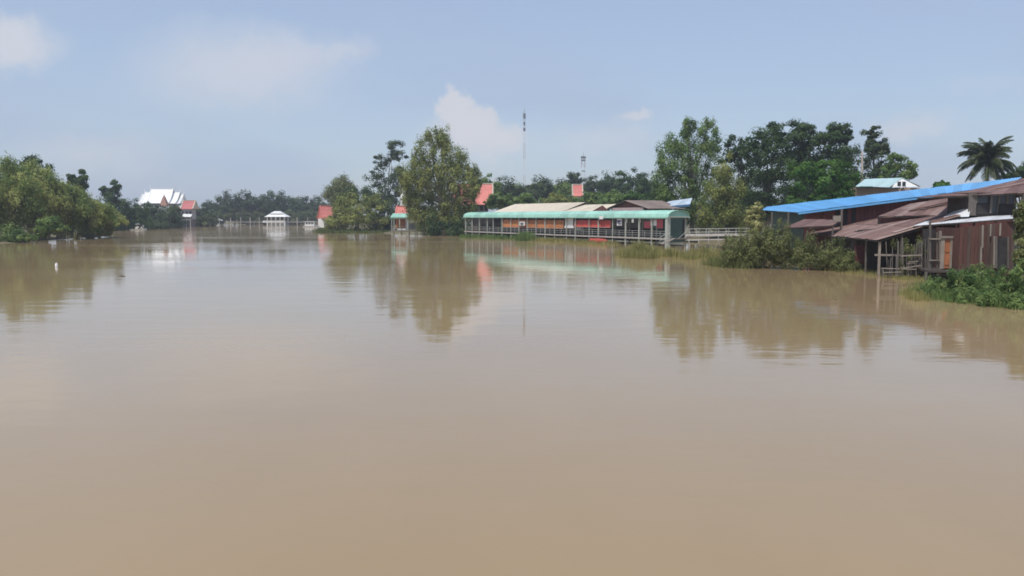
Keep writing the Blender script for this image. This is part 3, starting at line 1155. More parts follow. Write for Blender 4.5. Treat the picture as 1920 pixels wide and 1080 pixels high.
for t in (-HW - .25, HW + .25):
    mb = MB()
    mb.bar(W(L0, t, EZ - .07), W(L1, t, EZ - .07), .05, .2)
    mb.build('gutter', M['teal'], ww)
# arched end tympanum
for s_ in (L0 + .25, L1 - .2):
    mb = MB()
    pts = [W(s_, t * .97, z - .05) for t, z in arc]
    pts2 = [p + wax * .06 for p in pts]
    n9 = len(pts)
    mb.add(pts + pts2, [tuple(range(n9)), tuple(range(2 * n9 - 1, n9 - 1, -1))] + [(i + 1, i, i + n9, i + 1 + n9) for i in range(n9 - 1)] + [(0, n9 - 1, 2 * n9 - 1, n9)])
    mb.build('end_arch', M['teal'], ww)
    mb = MB()
    mb.bar(W(s_ - .12, -HW - .2, EZ + .02), W(s_ - .12, HW + .2, EZ + .02), .12, .16)
    mb.build('tie_beam', M['post'], ww)
# deck and its planks (edge beam plus boards too fine to see singly)
mb = MB()
a, b, c, d_ = W(L0, -HW, DZ - .12), W(L1, -HW, DZ - .12), W(L1, HW, DZ - .12), W(L0, HW, DZ - .12)
up = Vector((0, 0, .12))
mb.hexa([a, b, c, d_], [a + up, b + up, c + up, d_ + up])
mb.build('deck', M['deck'], ww)
for t in (-HW - .06, HW + .06):
    mb = MB()
    mb.bar(W(L0, t, DZ - .1), W(L1, t, DZ - .1), .08, .22)
    mb.build('edge_beam', M['concrete'], ww)
nst = 20
for i in range(nst + 1):
    s_ = L0 + .5 + (L1 - L0 - 1) * i / nst + (random.uniform(-.4, .4) if 0 < i < nst else 0)
    for t in (-HW + .05, HW - .05):
        mb = MB()
        w = random.uniform(.12, .19)
        if i == 0 and t < 0:
            w = .5
        mb.bar(W(s_, t, -1.2), W(s_, t, EZ + .05), w, w, up=wpp)
        mb.build('post', M['post'], ww)
    if i < nst:
        mb = MB()
        sm = s_ + (L1 - L0 - 1) / nst / 2
        mb.bar(W(sm, -HW + .05, DZ), W(sm, -HW + .05, DZ + .95), .07)
        mb.build('baluster', M['steel'], ww)
for zz in (.35, .65, .95):
    mb = MB()
    mb.bar(W(L0 + .5, -HW + .02, DZ + zz), W(L1 - .3, -HW + .02, DZ + zz), .055)
    mb.build('rail', M['steel'], ww)

# things seen along the walkway
def hang(name, label, cat, px0, px1, y0, y1, t, m, off=.0, th_=.06, group=None):
    s0, s1 = S(px0, t), S(px1, t)
    p0 = W(s0, t, 0)
    z0, z1 = Z(y1, (W(s0, t, 0).y + W(s1, t, 0).y) / 2), Z(y0, (W(s0, t, 0).y + W(s1, t, 0).y) / 2)
    mb = MB()
    mb.slab(W(s1, t, z0), W(s0, t, z0), W(s0, t, z1), W(s1, t, z1), th_)
    o = mb.build(name, m)
    return tag(o, label, cat, group)


def scribble(o_parent_name, label, px0, px1, y0, y1, t, m):
    pass


sg = thing('notice_board', 'white notice board with dark print hanging in front of the orange awning', 'sign', W(S(979, -1.7), -1.7, 2.6))
def board(root, px0, px1, y0, y1, t, m, lines, lm, name='panel', th_=.05):
    s0, s1 = S(px0, t), S(px1, t)
    dm = (W(s0, t, 0).y + W(s1, t, 0).y) / 2
    z0, z1 = Z(y1, dm), Z(y0, dm)
    mb = MB()
    mb.slab(W(s0, t, z0), W(s0 + (s1 - s0), t, z0), W(s1, t, z1), W(s0, t, z1), th_)
    pn = mb.build(name, m, root)
    for (u0, u1, v, h) in lines:
        mb = MB()
        a, b = s0 + (s1 - s0) * u0, s0 + (s1 - s0) * u1
        mb.bar(W(a, t - .07, z1 + (z0 - z1) * v), W(b, t - .07, z1 + (z0 - z1) * v), .02, h)
        mb.build('print_line', lm, pn)
    return pn
board(sg, 974, 984, 415.5, 423, -1.72, M['sign_white'], ((.2, .8, .35, .12), (.25, .75, .65, .12)), M['dark_in'])
sg2 = thing('red_notice_board', 'small dark red board hanging below the white notice board', 'sign', W(S(979, -1.7), -1.7, 2))
board(sg2, 974, 984, 423.5, 426, -1.72, M['brown_red'], (), M['dark_in'])
for (px0, px1, y0, y1, lab, m) in ((1123, 1130, 405, 411, 'small white plate fixed to the teal walkway eave above the red awning', 'sign_white'),):
    pr = thing('eave_plate', lab, 'sign', W(S(px0, -1.9), -1.9, 3.8))
    board(pr, px0, px1, y0, y1, -1.9, M[m], (), M['dark_in'])
pr = thing('blue_white_banner', 'blue and white printed banner hanging under the teal roof right of the red awning', 'banner', W(S(1160, -1), -1, 2.4))
board(pr, 1156, 1165, 410, 423, -1.42, M['sign_white'], ((.1, .9, .35, .22), (.2, .6, .55, .10), (.4, .9, .75, .14)), mat('banner_blue', (.06, .08, .24), .2, 3, .6))
pr = thing('white_poster', 'plain white poster on the pink stall wall near the walkway end', 'poster', W(S(1223, 1.3), 1.3, 2.4))
board(pr, 1219, 1230, 411, 423, -1.28, M['sign_white'], ((0, 1, .1, .1),), M['grey_wall'])
pr = thing('white_step_box', 'low white box on the walkway deck below the red awning', 'box', W(S(1087, .5), .5, DZ))
bx = MB()
c = W(S(1087, -.6), -.6, Z(428, 140))
bx.box(c, (1.0, .6, .5), ux=wax, uy=wpp)
bx.build('lid', M['sign_white'], pr)
for ds in (-.4, .4):
    mb = MB()
    mb.bar(W(S(1087, -.6) + ds, -.6, DZ), W(S(1087, -.6) + ds, -.6, c.z), .06)
    mb.build('leg', M['steel'], pr)
pr = thing('white_screen', 'white screen panel on the walkway between orange and red awnings', 'screen', W(S(1067, 1.2), 1.2, DZ))
board(pr, 1059, 1074, 409, 424.5, -1.3, M['white'], (), M['dark_in'])
board(pr, 1058, 1075, 424.5, 427.5, -1.42, M['sign_white'], (), M['dark_in'], name='bottom_ledge')

# ---- row of shop houses behind the walkway


def shop(name, label, pxa, pxb, zt, m_wall, depth=7, t0=2.6, m_in=None):
    s0, s1 = S(pxb, t0), S(pxa, t0)          # s grows towards smaller px
    root = thing(name, label, 'shop house', W((s0 + s1) / 2, t0, .8))
    mb = MB()
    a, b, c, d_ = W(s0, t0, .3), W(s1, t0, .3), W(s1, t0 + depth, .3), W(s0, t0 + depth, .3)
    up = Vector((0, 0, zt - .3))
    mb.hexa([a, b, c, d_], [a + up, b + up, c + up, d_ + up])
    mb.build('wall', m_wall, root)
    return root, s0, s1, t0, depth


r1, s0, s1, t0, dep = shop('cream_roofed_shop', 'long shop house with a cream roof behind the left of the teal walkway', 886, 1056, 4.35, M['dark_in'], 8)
s1b = s1
s1 = S(930, t0)
A, B, C, D = W(s0 - .3, t0 - .8, 4.72), W(s1 + .8, t0 - .8, 4.72), W(s1 + 1.5, t0 + 5, 6.5), W(s0 + 1, t0 + 5, 6.5)
rp = roof_part(r1, 'roof', A, B, C, D, M['wood_dark'])
roof_sheets(rp, A, B, C, D, 14, [M['cream']], amp=.03)
roof_sheets(rp, W(s1 + 1.5, t0 + 9, 5), W(s0 + 1, t0 + 9, 5), D, C, 10, [M['cream']], amp=.03)
s1 = s1b
for i in range(7):
    u0 = s0 + (s1 - s0) * (i + .12) / 7
    u1 = s0 + (s1 - s0) * (i + .88) / 7
    mb = MB()
    mb.slab(W(u0, t0 - .04, 1.1), W(u1, t0 - .04, 1.1), W(u1, t0 - .04, 2.5), W(u0, t0 - .04, 2.5), .03)
    mb.build('shop_opening', M['wood_dark'], r1)
aw = thing('orange_awning', 'long orange-brown canvas awning under the left half of the teal roof', 'awning', W((s0 + s1) / 2, t0, 2.5))
sa, sb = S(1057, -1.3), S(942, -1.3)
for i in range(5):
    a, b = sa + (sb - sa) * i / 5, sa + (sb - sa) * (i + 1) / 5 - .08
    mb = MB()
    q = .06 * random.random()
    mb.slab(W(a, -1.38, 2.0 + q), W(b, -1.38, 2.0 + q), W(b, -1.22, 3.42), W(a, -1.22, 3.42), .03)
    mb.build('canvas_panel', M['orange'], aw)
mb = MB()
mb.bar(W(sa, -1.38, 2.0), W(sb, -1.38, 2.0), .06)
mb.build('front_bar', M['steel'], aw)

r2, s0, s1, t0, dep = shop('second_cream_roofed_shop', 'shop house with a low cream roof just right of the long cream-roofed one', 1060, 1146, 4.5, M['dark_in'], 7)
A, B, C, D = W(s0 + 3.5, t0 - .8, 4.72), W(s1 + 2.5, t0 - .8, 4.72), W(s1 + 2, t0 + 5, 6.05), W(s0 + 4.5, t0 + 5, 6.05)
rp = roof_part(r2, 'roof', A, B, C, D, M['wood_dark'])
roof_sheets(rp, A, B, C, D, 10, [M['cream']], amp=.03)
mb = MB()
g = [W(s0 - .5, t0 - .5, 4.6), W(s0 + 6, t0 - .5, 4.6), W(s0 + 2, t0 - .5, 5.75)]
mb.add(g + [p + wpp * .15 for p in g], [(0, 1, 2), (5, 4, 3), (0, 3, 4, 1), (1, 4, 5, 2), (2, 5, 3, 0)])
mb.build('maroon_gable', M['brown_red'], r2)
aw = thing('red_awning', 'red canvas awning under the middle of the teal roof', 'awning', W((s0 + s1) / 2, t0, 2.5))
sa, sb = S(1145, -1.3), S(1076, -1.3)
for i in range(4):
    a, b = sa + (sb - sa) * i / 4, sa + (sb - sa) * (i + 1) / 4 - .06
    mb = MB()
    mb.slab(W(a, -1.38, 2.35), W(b, -1.38, 2.35), W(b, -1.22, 3.42), W(a, -1.22, 3.42), .03)
    mb.build('canvas_panel', M['red'], aw)
mb = MB()
mb.bar(W(sa, -1.38, 2.34), W(sb, -1.38, 2.34), .06)
mb.build('front_bar', M['steel'], aw)

r3, s0, s1, t0, dep = shop('brown_gabled_shop', 'shop house with a brown gable roof right of the maroon gable', 1150, 1212, 4.7, M['dark_in'], 7)
pk = W((s0 + s1) / 2 + .6, t0 - .6, 6.45)
el_, er_ = W(s1 + 1.2, t0 - .6, 5.25), W(s0 - 1.2, t0 - .6, 5.15)
bk = wpp * 7
rfp = MB().bar(pk + Vector((0, 0, -.1)), pk + bk + Vector((0, 0, -.1)), .12).build('roof', M['wood_dark'], r3)
roof_sheets(rfp, el_, el_ + bk, pk + bk, pk, 6, [M['brown_roof']], amp=.03)
roof_sheets(rfp, er_ + bk, er_, pk, pk + bk, 6, [M['brown_roof']], amp=.03)
mb = MB()
g = [el_ + wpp * .7 + Vector((0, 0, -.15)), er_ + wpp * .7 + Vector((0, 0, -.15)), pk + wpp * .7 + Vector((0, 0, -.15))]
mb.add(g + [p + wpp * .12 for p in g], [(0, 1, 2), (5, 4, 3), (0, 3, 4, 1), (1, 4, 5, 2), (2, 5, 3, 0)])
mb.build('gable', M['brown_red'], r3)
mb = MB()
mb.slab(W(s1 - .3, t0 - .45, 4.6), W(s0 + .3, t0 - .45, 4.6), W(s0 + .3, t0 - .45, 5.35), W(s1 - .3, t0 - .45, 5.35), .1)
mb.build('pink_wall', mat('pinkwall', (.50, .33, .32), .12, 1.5, .8, dirt=.3, dirtc=(.5, .48, .5)), r3)
for i in range(4):
    mb = MB()
    c = W(s0 + (s1 - s0) * (.2 + .2 * i), t0 - .06, 3.35)
    mb.box(c, (.5, .04, .55), ux=wax, uy=wpp)
    mb.build('window', M['sign_white'], r3)

r4, s0, s1, t0, dep = shop('blue_roofed_shop', 'stall with a pale blue mono-pitch roof behind the right end of the teal walkway', 1212, 1247, 4.2, M['teal_dark'], 3)
A, B, C, D = P(1220, 389.5, 131), P(1294, 383, 128), P(1298, 371.5, 132), P(1256, 377.5, 137)
rp = roof_part(r4, 'roof', A, B, C, D, M['wood_dark'])
roof_sheets(rp, A, B, C, D, 8, [M['blue_pale']], amp=.03)
mb = MB()
mb.bar(A + Vector((0, -.05, -.15)), B + Vector((0, -.05, -.15)), .08, .3)
mb.build('fascia', mat('fascia_blue', (.05, .14, .26), .15, 2, .6), r4)
pw = thing('pink_stall_wall', 'pink-red painted stall wall under the right half of the teal roof', 'wall', W(S(1225, 1.6), 1.6, DZ))
for (x0, x1, y0, y1) in ((1207, 1221, 415, 428), (1230, 1242, 411, 428)):
    board(pw, x0, x1, y0, y1, -1.2, M['pink_red'], (), M['dark_in'])
tp_ = thing('teal_stall_panel', 'dark teal stall panel right of the pink wall near the walkway end', 'panel', W(S(1246, -.9), -.9, DZ))
for (x0, x1) in ((1238, 1243), (1244, 1249), (1250, 1254)):
    board(tp_, x0, x1, 410.5, 429, -.9, M['teal_wall'], (), M['dark_in'])
tk = thing('red_tank', 'long rust-red float lying on the water under the walkway', 'float', W(S(1125, -2.2), -2.2, .3))
pts = [W(S(1108, -2) + (S(1140, -2) - S(1108, -2)) * t, -2.3, .34) for t in (0, .08, .5, .92, 1)]
MB().tube(pts, [.22, .34, .34, .34, .22], 10).build('hull', M['red'], tk, True)
for i in (1, 3):
    MB().tube([pts[i] - wax * .06, pts[i] + wax * .06], [.37, .37], 10).build('band', M['dark_in'], tk)

# ---- concrete footbridge at the right end
fb = thing('footbridge', 'concrete footbridge with pipe rails running right from the teal walkway end', 'footbridge', (X(1340, 113), 113, 0))
a, b = P(1290, 441, 113.5), P(1402, 440, 109)
mb = MB()
mb.bar(a, b, 1.6, .30)
mb.build('slab', M['concrete'], fb)
a2, b2 = P(1290, 450, 112), P(1375, 448.5, 108.5)
mb = MB()
mb.bar(a2, b2, .9, .14)
mb.build('lower_slab', M['concrete'], fb)
for i in range(7):
    t = i / 6
    q = a.lerp(b, t)
    mb = MB()
    mb.bar((q.x, q.y - .7, -1), (q.x, q.y - .7, q.z - .1), .14)
    mb.build('pile', M['concrete'], fb)
    mb = MB()
    mb.bar((q.x, q.y - .75, q.z), (q.x, q.y - .75, q.z + .85), .06)
    mb.build('rail_post', M['steel'], fb)
    mb = MB()
    mb.bar((q.x, q.y + .75, q.z), (q.x, q.y + .75, q.z + .85), .06)
    mb.build('rail_post', M['steel'], fb)
for dy in (-.75, .75):
    for h in (.4, .83):
        mb = MB()
        mb.bar(a + Vector((0, dy, h)), b + Vector((0, dy, h)), .055)
        mb.build('rail', M['steel'], fb)
# sloping ladder rails at the walkway end
rm = thing('boarding_ramp', 'sloping boarding ramp with pipe rails below the wide teal end column', 'ramp', W(S(1255, -2), -2, .5))
for (x0, y0, x1, y1, d0) in ((1233, 449, 1256, 432, 114), (1236, 453, 1257, 438, 114), (1272, 447, 1288, 433, 113), (1238, 456, 1260, 443, 113.6)):
    mb = MB()
    mb.bar(P(x0, y0, d0), P(x1, y1, d0), .07)
    mb.build('ramp_rail', M['steel'], rm)
mb = MB()
mb.slab(P(1237, 457, 113), P(1243, 458, 112), P(1266, 447, 112), P(1262, 446, 113), .06)
mb.build('ramp_board', M['deck'], rm)

# ---- left pavilion of the walkway, beside the big tree
lp = thing('left_river_sala', 'small teal-roofed riverside sala on stilts left of the big willowy tree', 'sala', (X(765, 192), 192, 0))
d0 = 190
xa, xb = X(734, d0), X(812, d0)
ez, rz, dz = Z(407.5, d0), Z(401, d0), Z(432, d0)
A, B, C, D = Vector((xa, d0 - 2, ez)), Vector((xb, d0 - 2, ez)), Vector((xb - .3, d0, rz + .1)), Vector((xa + .3, d0, rz + .1))
rp = roof_part(lp, 'roof', A, B, C, D, M['teal_dark'])
roof_sheets(rp, A, B, C, D, 9, [M['teal']], amp=.02)
roof_sheets(rp, B + Vector((0, 4, 0)), A + Vector((0, 4, 0)), D, C, 9, [M['teal']], amp=.02)
mb = MB()
mb.bar(A + Vector((0, 0, -.1)), B + Vector((0, 0, -.1)), .06, .22)
mb.build('fascia', M['teal'], rp)
mb = MB()
mb.box(((xa + xb) / 2, d0, dz - .1), (xb - xa, 4, .22))
mb.build('deck', M['deck'], lp)
for i in range(6):
    x = xa + .3 + (xb - xa - .6) * i / 5
    for dy in (-1.8, 1.8):
        mb = MB()
        mb.bar((x, d0 + dy, -1), (x, d0 + dy, ez), .16)
        mb.build('post', M['post'], lp)
for h in (.45, .9):
    mb = MB()
    mb.bar((xa, d0 - 1.85, dz + h), (xb, d0 - 1.85, dz + h), .06)
    mb.build('rail', M['steel'], lp)
mb = MB()
mb.box((X(750, d0), d0 + 1.2, (dz + Z(411, d0)) / 2 + .3), (2.2, .08, Z(411, d0) - dz - .2))
mb.build('orange_screen', M['orange'], lp)
mb = MB()
mb.box((X(778, d0), d0 + 1.25, dz + .9), (3.2, .08, 1.5))
mb.build('white_screen', M['grey_wall'], lp)

# ================================================================== temple halls


def thai_roof(root, cx, cy, half_len, half_w, ez, rz, m_tile, m_trim, ang=0.0, name='roof', chofa=True):
    """steep gabled roof along local x, concave like a Thai hall; returns the roof part"""
    ca, sa = math.cos(ang), math.sin(ang)

    def q(x, y, z):
        return Vector((cx + x * ca - y * sa, cy + x * sa + y * ca, z))
    mb = MB()
    prof = [(1.0, 0), (.62, .26), (.3, .6), (0, 1)]
    for sgn in (-1, 1):
        for k in range(3):
            (w0, h0), (w1, h1) = prof[k], prof[k + 1]
            a, b = q(-half_len, sgn * half_w * w0, ez + (rz - ez) * h0), q(half_len, sgn * half_w * w0, ez + (rz - ez) * h0)
            c, d = q(half_len, sgn * half_w * w1, ez + (rz - ez) * h1), q(-half_len, sgn * half_w * w1, ez + (rz - ez) * h1)
            mb.slab(*((a, b, c, d) if sgn < 0 else (b, a, d, c)), .08)
    rp = mb.build(name, m_tile, root)
    mb = MB()
    mb.bar(q(-half_len, 0, rz + .05), q(half_len, 0, rz + .05), .3, .25)
    mb.build('ridge', m_trim, rp)
    for ex in (-half_len, half_len):
        mb = MB()
        for sgn in (-1, 1):
            for k in range(3):
                (w0, h0), (w1, h1) = prof[k], prof[k + 1]
                mb.bar(q(ex, sgn * half_w * w0, ez + (rz - ez) * h0 + .08), q(ex, sgn * half_w * w1, ez + (rz - ez) * h1 + .08), .3, .3)
        mb.build('barge_board', m_trim, rp)
        if chofa:
            s = 1 if ex > 0 else -1
            h = (rz - ez) * .35
            MB().tube([q(ex, 0, rz), q(ex + s * h * .25, 0, rz + h * .35), q(ex + s * h * .2, 0, rz + h * .7), q(ex + s * h * .4, 0, rz + h)], [.16, .13, .09, .03], 5).build('finial', m_trim, rp)
        mb = MB()
        g = [q(ex * .96, -half_w * .8, ez + .1), q(ex * .96, half_w * .8, ez + .1), q(ex * .96, 0, rz - .25)]
        dx = q(.1, 0, 0) - q(0, 0, 0)
        mb.add(g + [p + dx for p in g], [(0, 1, 2), (5, 4, 3), (0, 3, 4, 1), (1, 4, 5, 2), (2, 5, 3, 0)])
        mb.build('gable', m_trim, rp)
    return rp


# ---- orange-roofed hall behind the big tree
d0 = 214
h1 = thing('orange_temple_hall', 'temple hall with a steep salmon-orange roof half hidden behind the big willowy tree', 'temple', (X(860, d0), d0, .6))
xa, xb = X(850, d0), X(924, d0)
thai_roof(h1, (xa + xb) / 2, d0, (xb - xa) / 2, 4.2, Z(384, d0), Z(345, d0), M['orange_tile'], M['cream'], R(2))
mb = MB()
mb.box(((xa + xb) / 2 - .4, d0, (Z(384, d0) + .4) / 2), (xb - xa - 1.6, 6.2, Z(384, d0) - .4))
w1 = mb.build('wall', M['grey_wall'], h1)
for i in range(7):
    x = xa + 1.6 + (xb - xa - 3.2) * i / 6
    mb = MB()
    mb.box((x, d0 - 3.12, Z(389, d0) - .2), (.8, .08, 1.2))
    mb.build('window', M['dark_in'], w1)
# ---- small orange roof left of the tree, with a white spire
h2 = thing('small_orange_hall', 'small salmon-roofed temple building above the left teal sala', 'temple', (X(757, 206), 206, .6))
xa, xb = X(743, 206), X(764, 206)
thai_roof(h2, (xa + xb) / 2, 207, (xb - xa) / 2, 2.4, Z(402, 206), Z(387, 206), M['orange_tile'], M['orange_tile'], 0, chofa=False)
mb = MB()
mb.box(((xa + xb) / 2, 207, 2.4), (xb - xa - .7, 3.4, 3.8))
mb.build('wall', M['white'], h2)
sp = thing('white_spire', 'slim white temple spire showing left of the big willowy tree', 'spire', (X(757, 226), 226, .5))
x = X(757, 226)
zt = Z(331, 226)
MB().tube([(x, 226, .4), (x, 226, 5), (x, 226, 5.3), (x, 226, 8.5)], [1.4, 1.3, 1.1, .9], 12).build('base', M['white'], sp)
MB().tube([(x, 226, 8.4), (x, 226, 9.2), (x, 226, 10.2), (x, 226, 11.6)], [1.0, .9, .5, .3], 12).build('bell', M['white'], sp, True)
MB().tube([(x, 226, 11.5), (x, 226, zt - 1), (x, 226, zt)], [.34, .16, .03], 8).build('pinnacle', M['white'], sp, True)
# ---- orange gable beyond the round bush
h3 = thing('far_orange_hall', 'salmon temple gable peeping out left of the round bush', 'temple', (X(602, 290), 290, .4))
thai_roof(h3, X(614, 290), 290, 2.6, 2.8, Z(410, 290), Z(386, 290), M['orange_tile'], M['orange_tile'], R(35), chofa=False)
mb = MB()
mb.box((X(611, 290), 290.5, Z(412, 290) / 2 + .3), (4.5, 4.5, Z(411, 290)))
mb.build('wall', M['white'], h3)
# ---- orange panel roof above the tree line
h4 = thing('bell_tower', 'small bell tower with a salmon roof framed in cream among the middle trees', 'tower', (X(1082, 262), 262, .6))
x0, x1 = X(1072.5, 262), X(1091.5, 262)
thai_roof(h4, (x0 + x1) / 2, 262, (x1 - x0) / 2, 2.0, Z(368, 262), Z(346, 262), M['orange_tile'], M['cream'], R(4), chofa=False)
mb = MB()
mb.box(((x0 + x1) / 2, 262, Z(369, 262) / 2 + .3), (x1 - x0 - .6, 2.6, Z(369, 262) - .4))
mb.build('wall', M['cream'], h4)

# ---- white temple far left
d0 = 352
wt = thing('white_temple', 'white temple with stepped roof tiers rising over the far left trees', 'temple', (X(306, d0), d0, .5))
k = d0 / FPX
for (xa, xb, ye, yr, hw, dy) in ((285.5, 326.5, 381, 354.5, 5.2, 0), (274, 338, 381.5, 360.5, 5.0, .3), (267.5, 344.5, 382, 364.5, 4.8, .6)):
    thai_roof(wt, (X(xa, d0) + X(xb, d0)) / 2, d0 + dy, (xb - xa) / 2 * k, hw, Z(ye, d0), Z(yr, d0), M['white_roof'], M['white_roof'], 0)
thai_roof(wt, X(310, d0), d0, 45 * k, 7.4, Z(391, d0), Z(379, d0) - .3, M['white_roof'], M['white_roof'], 0, name='lower_roof', chofa=False)
mb = MB()
mb.box((X(308, d0), d0, Z(389, d0) / 2), (80 * k, 10, Z(389, d0)))
wp = mb.build('wall', M['white'], wt)
for i in range(8):
    mb = MB()
    mb.box((X(308, d0) + (i - 3.5) * 2, d0 - 5.03, Z(400, d0)), (.8, .1, 2))
    mb.build('window', M['brown_red'], wp)
pr = thing('red_gate_spire', 'brownish red tiered gate spire in front of the white temple', 'gate', (X(309, 338), 338, .5))
x, d1 = X(309, 338), 338
MB().box((x, d1, Z(396, d1) / 2 + Z(385, d1) / 2), (2.1, 2, Z(385, d1) - Z(397, d1))).build('opening_wall', M['white'], pr)
for (y0, y1, w) in ((385.5, 379, 14), (379, 374, 10), (374, 370, 6.5), (370, 367, 3.5)):
    a, b = Z(y0, d1), Z(y1, d1)
    MB().hexa([(x + sx * w * .105, d1 + sy * w * .105, a) for sx, sy in ((-1, -1), (1, -1), (1, 1), (-1, 1))],
              [(x + sx * w * .07, d1 + sy * w * .07, b) for sx, sy in ((-1, -1), (1, -1), (1, 1), (-1, 1))]).build('tier', M['prang'], pr)
MB().tube([(x, d1, Z(367, d1)), (x, d1, Z(362.5, d1))], [.2, .03], 6).build('finial', M['prang'], pr)
MB().box((x, d1, Z(396, d1) / 2), (2.6, 2.6, Z(396, d1))).build('base', M['white'], pr)

d1 = 330
rt = thing('red_roofed_hall', 'riverside hall with red roof and white canopy right of the white temple', 'hall', (X(352, d1), d1, .3))
thai_roof(rt, X(356, d1), d1, 12 * d1 / FPX, 2.6, Z(392, d1), Z(376, d1), mat('far_red_tile', (.50, .15, .15), .12, 1.5, .6), M['cream'], R(-8), chofa=False)
MB().box((X(350, d1), d1 + .5, Z(400, d1) / 2 + 2.4), (26 * d1 / FPX, 4, Z(393, d1) - 2.4)).build('wall', M['grey_wall'], rt)
for i in range(4):
    MB().box((X(339 + i * 7, d1), d1 - 1.55, Z(398.5, d1)), (.8, .06, .9)).build('window', M['dark_in'], rt)
mb = MB()
a, b = X(331, d1), X(366, d1)
mb.slab((a, d1 - 4.5, Z(406.5, d1)), (b, d1 - 4.5, Z(406.5, d1)), (b - .5, d1 - 1.5, Z(401, d1)), (a + .5, d1 - 1.5, Z(401, d1)), .12)
mb.build('canopy', M['white_roof'], rt)
for i in range(5):
    x = a + .3 + (b - a - .6) * i / 4
    MB().bar((x, d1 - 4.2, -.5), (x, d1 - 4.2, Z(406.8, d1)), .18).build('post', M['post'], rt)
MB().box(((a + b) / 2, d1 - 1, 1.3), (b - a - 1, 4.5, 2.6)).build('lower_wall', mat('dim_wall', (.16, .12, .13), .2, 1, .8), rt)
MB().slab(Vector((X(306, d1), d1 - 1, Z(397.5, d1))), Vector((X(324, d1), d1 - 1, Z(404, d1))), Vector((X(324, d1), d1 + 2, Z(402, d1))), Vector((X(306, d1), d1 + 2, Z(395.5, d1))), .15).build('side_roof', M['white_roof'], rt)

# ---- far river wall with lamp posts, pavilion, boats
d2 = 410
fw = thing('flooded_river_railing', 'pale flooded river railing with tall posts in front of the far trees', 'railing', (X(490, d2), d2, 0))
for px, w in ((417, .22), (425, .2), (432, .36), (451, .28), (469, .3), (486, .26), (557, .28), (577, .2)):
    MB().bar((X(px, d2), d2, -1), (X(px, d2), d2, Z(407.5, d2)), w).build('post', M['concrete'], fw)
for (x0, x1, y) in ((405, 600, 415), (405, 600, 417.2)):
    MB().bar((X(x0, d2), d2 + .1, Z(y, d2)), (X(x1, d2), d2 + .1, Z(y, d2)), .2, .16).build('rail', M['concrete'], fw)
d3 = 400
pv = thing('white_river_pavilion', 'white hip-roofed river pavilion standing in the far flooded bend', 'pavilion', (X(520, d3), d3, 0))
k = d3 / FPX
x = X(520.5, d3)


def hip(root, x, d, w, dp, z0, z1, tw, m, name):
    MB().hexa([(x - w, d - dp, z0), (x + w, d - dp, z0), (x + w, d + dp, z0), (x - w, d + dp, z0)],
              [(x - tw, d - tw * .6, z1), (x + tw, d - tw * .6, z1), (x + tw, d + tw * .6, z1), (x - tw, d + tw * .6, z1)]).build(name, m, root)


hip(pv, x, d3, 20.5 * k, 4, Z(406.5, d3), Z(400.5, d3), 11 * k, M['white_roof'], 'lower_roof')
hip(pv, x, d3, 12 * k, 2.6, Z(400.6, d3), Z(395.8, d3), 5 * k, M['white_roof'], 'upper_roof')
for i in range(5):
    for dy in (-3, 3):
        xx = x + (-16 + 8 * i) * k
        MB().bar((xx, d3 + dy, -1), (xx, d3 + dy, Z(406.4, d3)), .45).build('column', M['white'], pv)
MB().box((x - 4.5 * k, d3 - 3.1, Z(415.5, d3)), (40 * k, .3, 1.0)).build('parapet', M['white'], pv)
MB().box((x, d3 + .4, Z(416, d3) / 2), (26 * k, 5.4, Z(416, d3))).build('base', M['white'], pv)
sl = thing('tiny_white_shrine', 'tiny white shrine at the far left end of the flooded railing', 'shrine', (X(409, 395), 395, 0))
x = X(409, 395)
hip(sl, x, 395, 1.9, 1.6, Z(413.5, 395), Z(409.5, 395), .3, M['white_roof'], 'roof')
MB().box((x - .3, 395, Z(414, 395) / 2), (1.7, 1.7, Z(414, 395))).build('wall', M['white'], sl)


def houseboat(name, label, px, d, w, h, m):
    x = X(px, d)
    r = thing(name, label, 'boat', (x, d, 0))
    MB().hexa([(x - w * .45, d - 1, -.2), (x + w * .45, d - 1, -.2), (x + w * .45, d + 1, -.2), (x - w * .45, d + 1, -.2)],
              [(x - w * .5, d - 1.2, .45), (x + w * .5, d - 1.2, .45), (x + w * .5, d + 1.2, .45), (x - w * .5, d + 1.2, .45)]).build('hull', m, r)
    MB().box((x - w * .05, d, .45 + h * .4), (w * .62, 1.7, h * .8)).build('cabin', m, r)
    MB().box((x - w * .05, d, .45 + h * .85), (w * .8, 2.2, .12)).build('roof', M['white_roof'], r)
    for i in range(3):
        MB().box((x - w * .22 + i * w * .18, d - .87, .45 + h * .5), (w * .11, .05, h * .3)).build('window', M['dark_in'], r)
    return r


houseboat('white_houseboat', 'white cabin boat moored under the dark far left trees', 262, 262, 3.2, 1.5, M['white'])
houseboat('small_white_boat', 'tiny white boat left of the cabin boat under the far left trees', 248, 262, 1.0, .7, M['white'])
houseboat('long_white_boat', 'long white roofed boat beside the salmon gable across the river', 582, 325, 5.6, 2.0, M['white'])
houseboat('low_white_boat', 'low white boat at the tip of the floating weeds', 594, 285, 2.4, .5, M['white'])

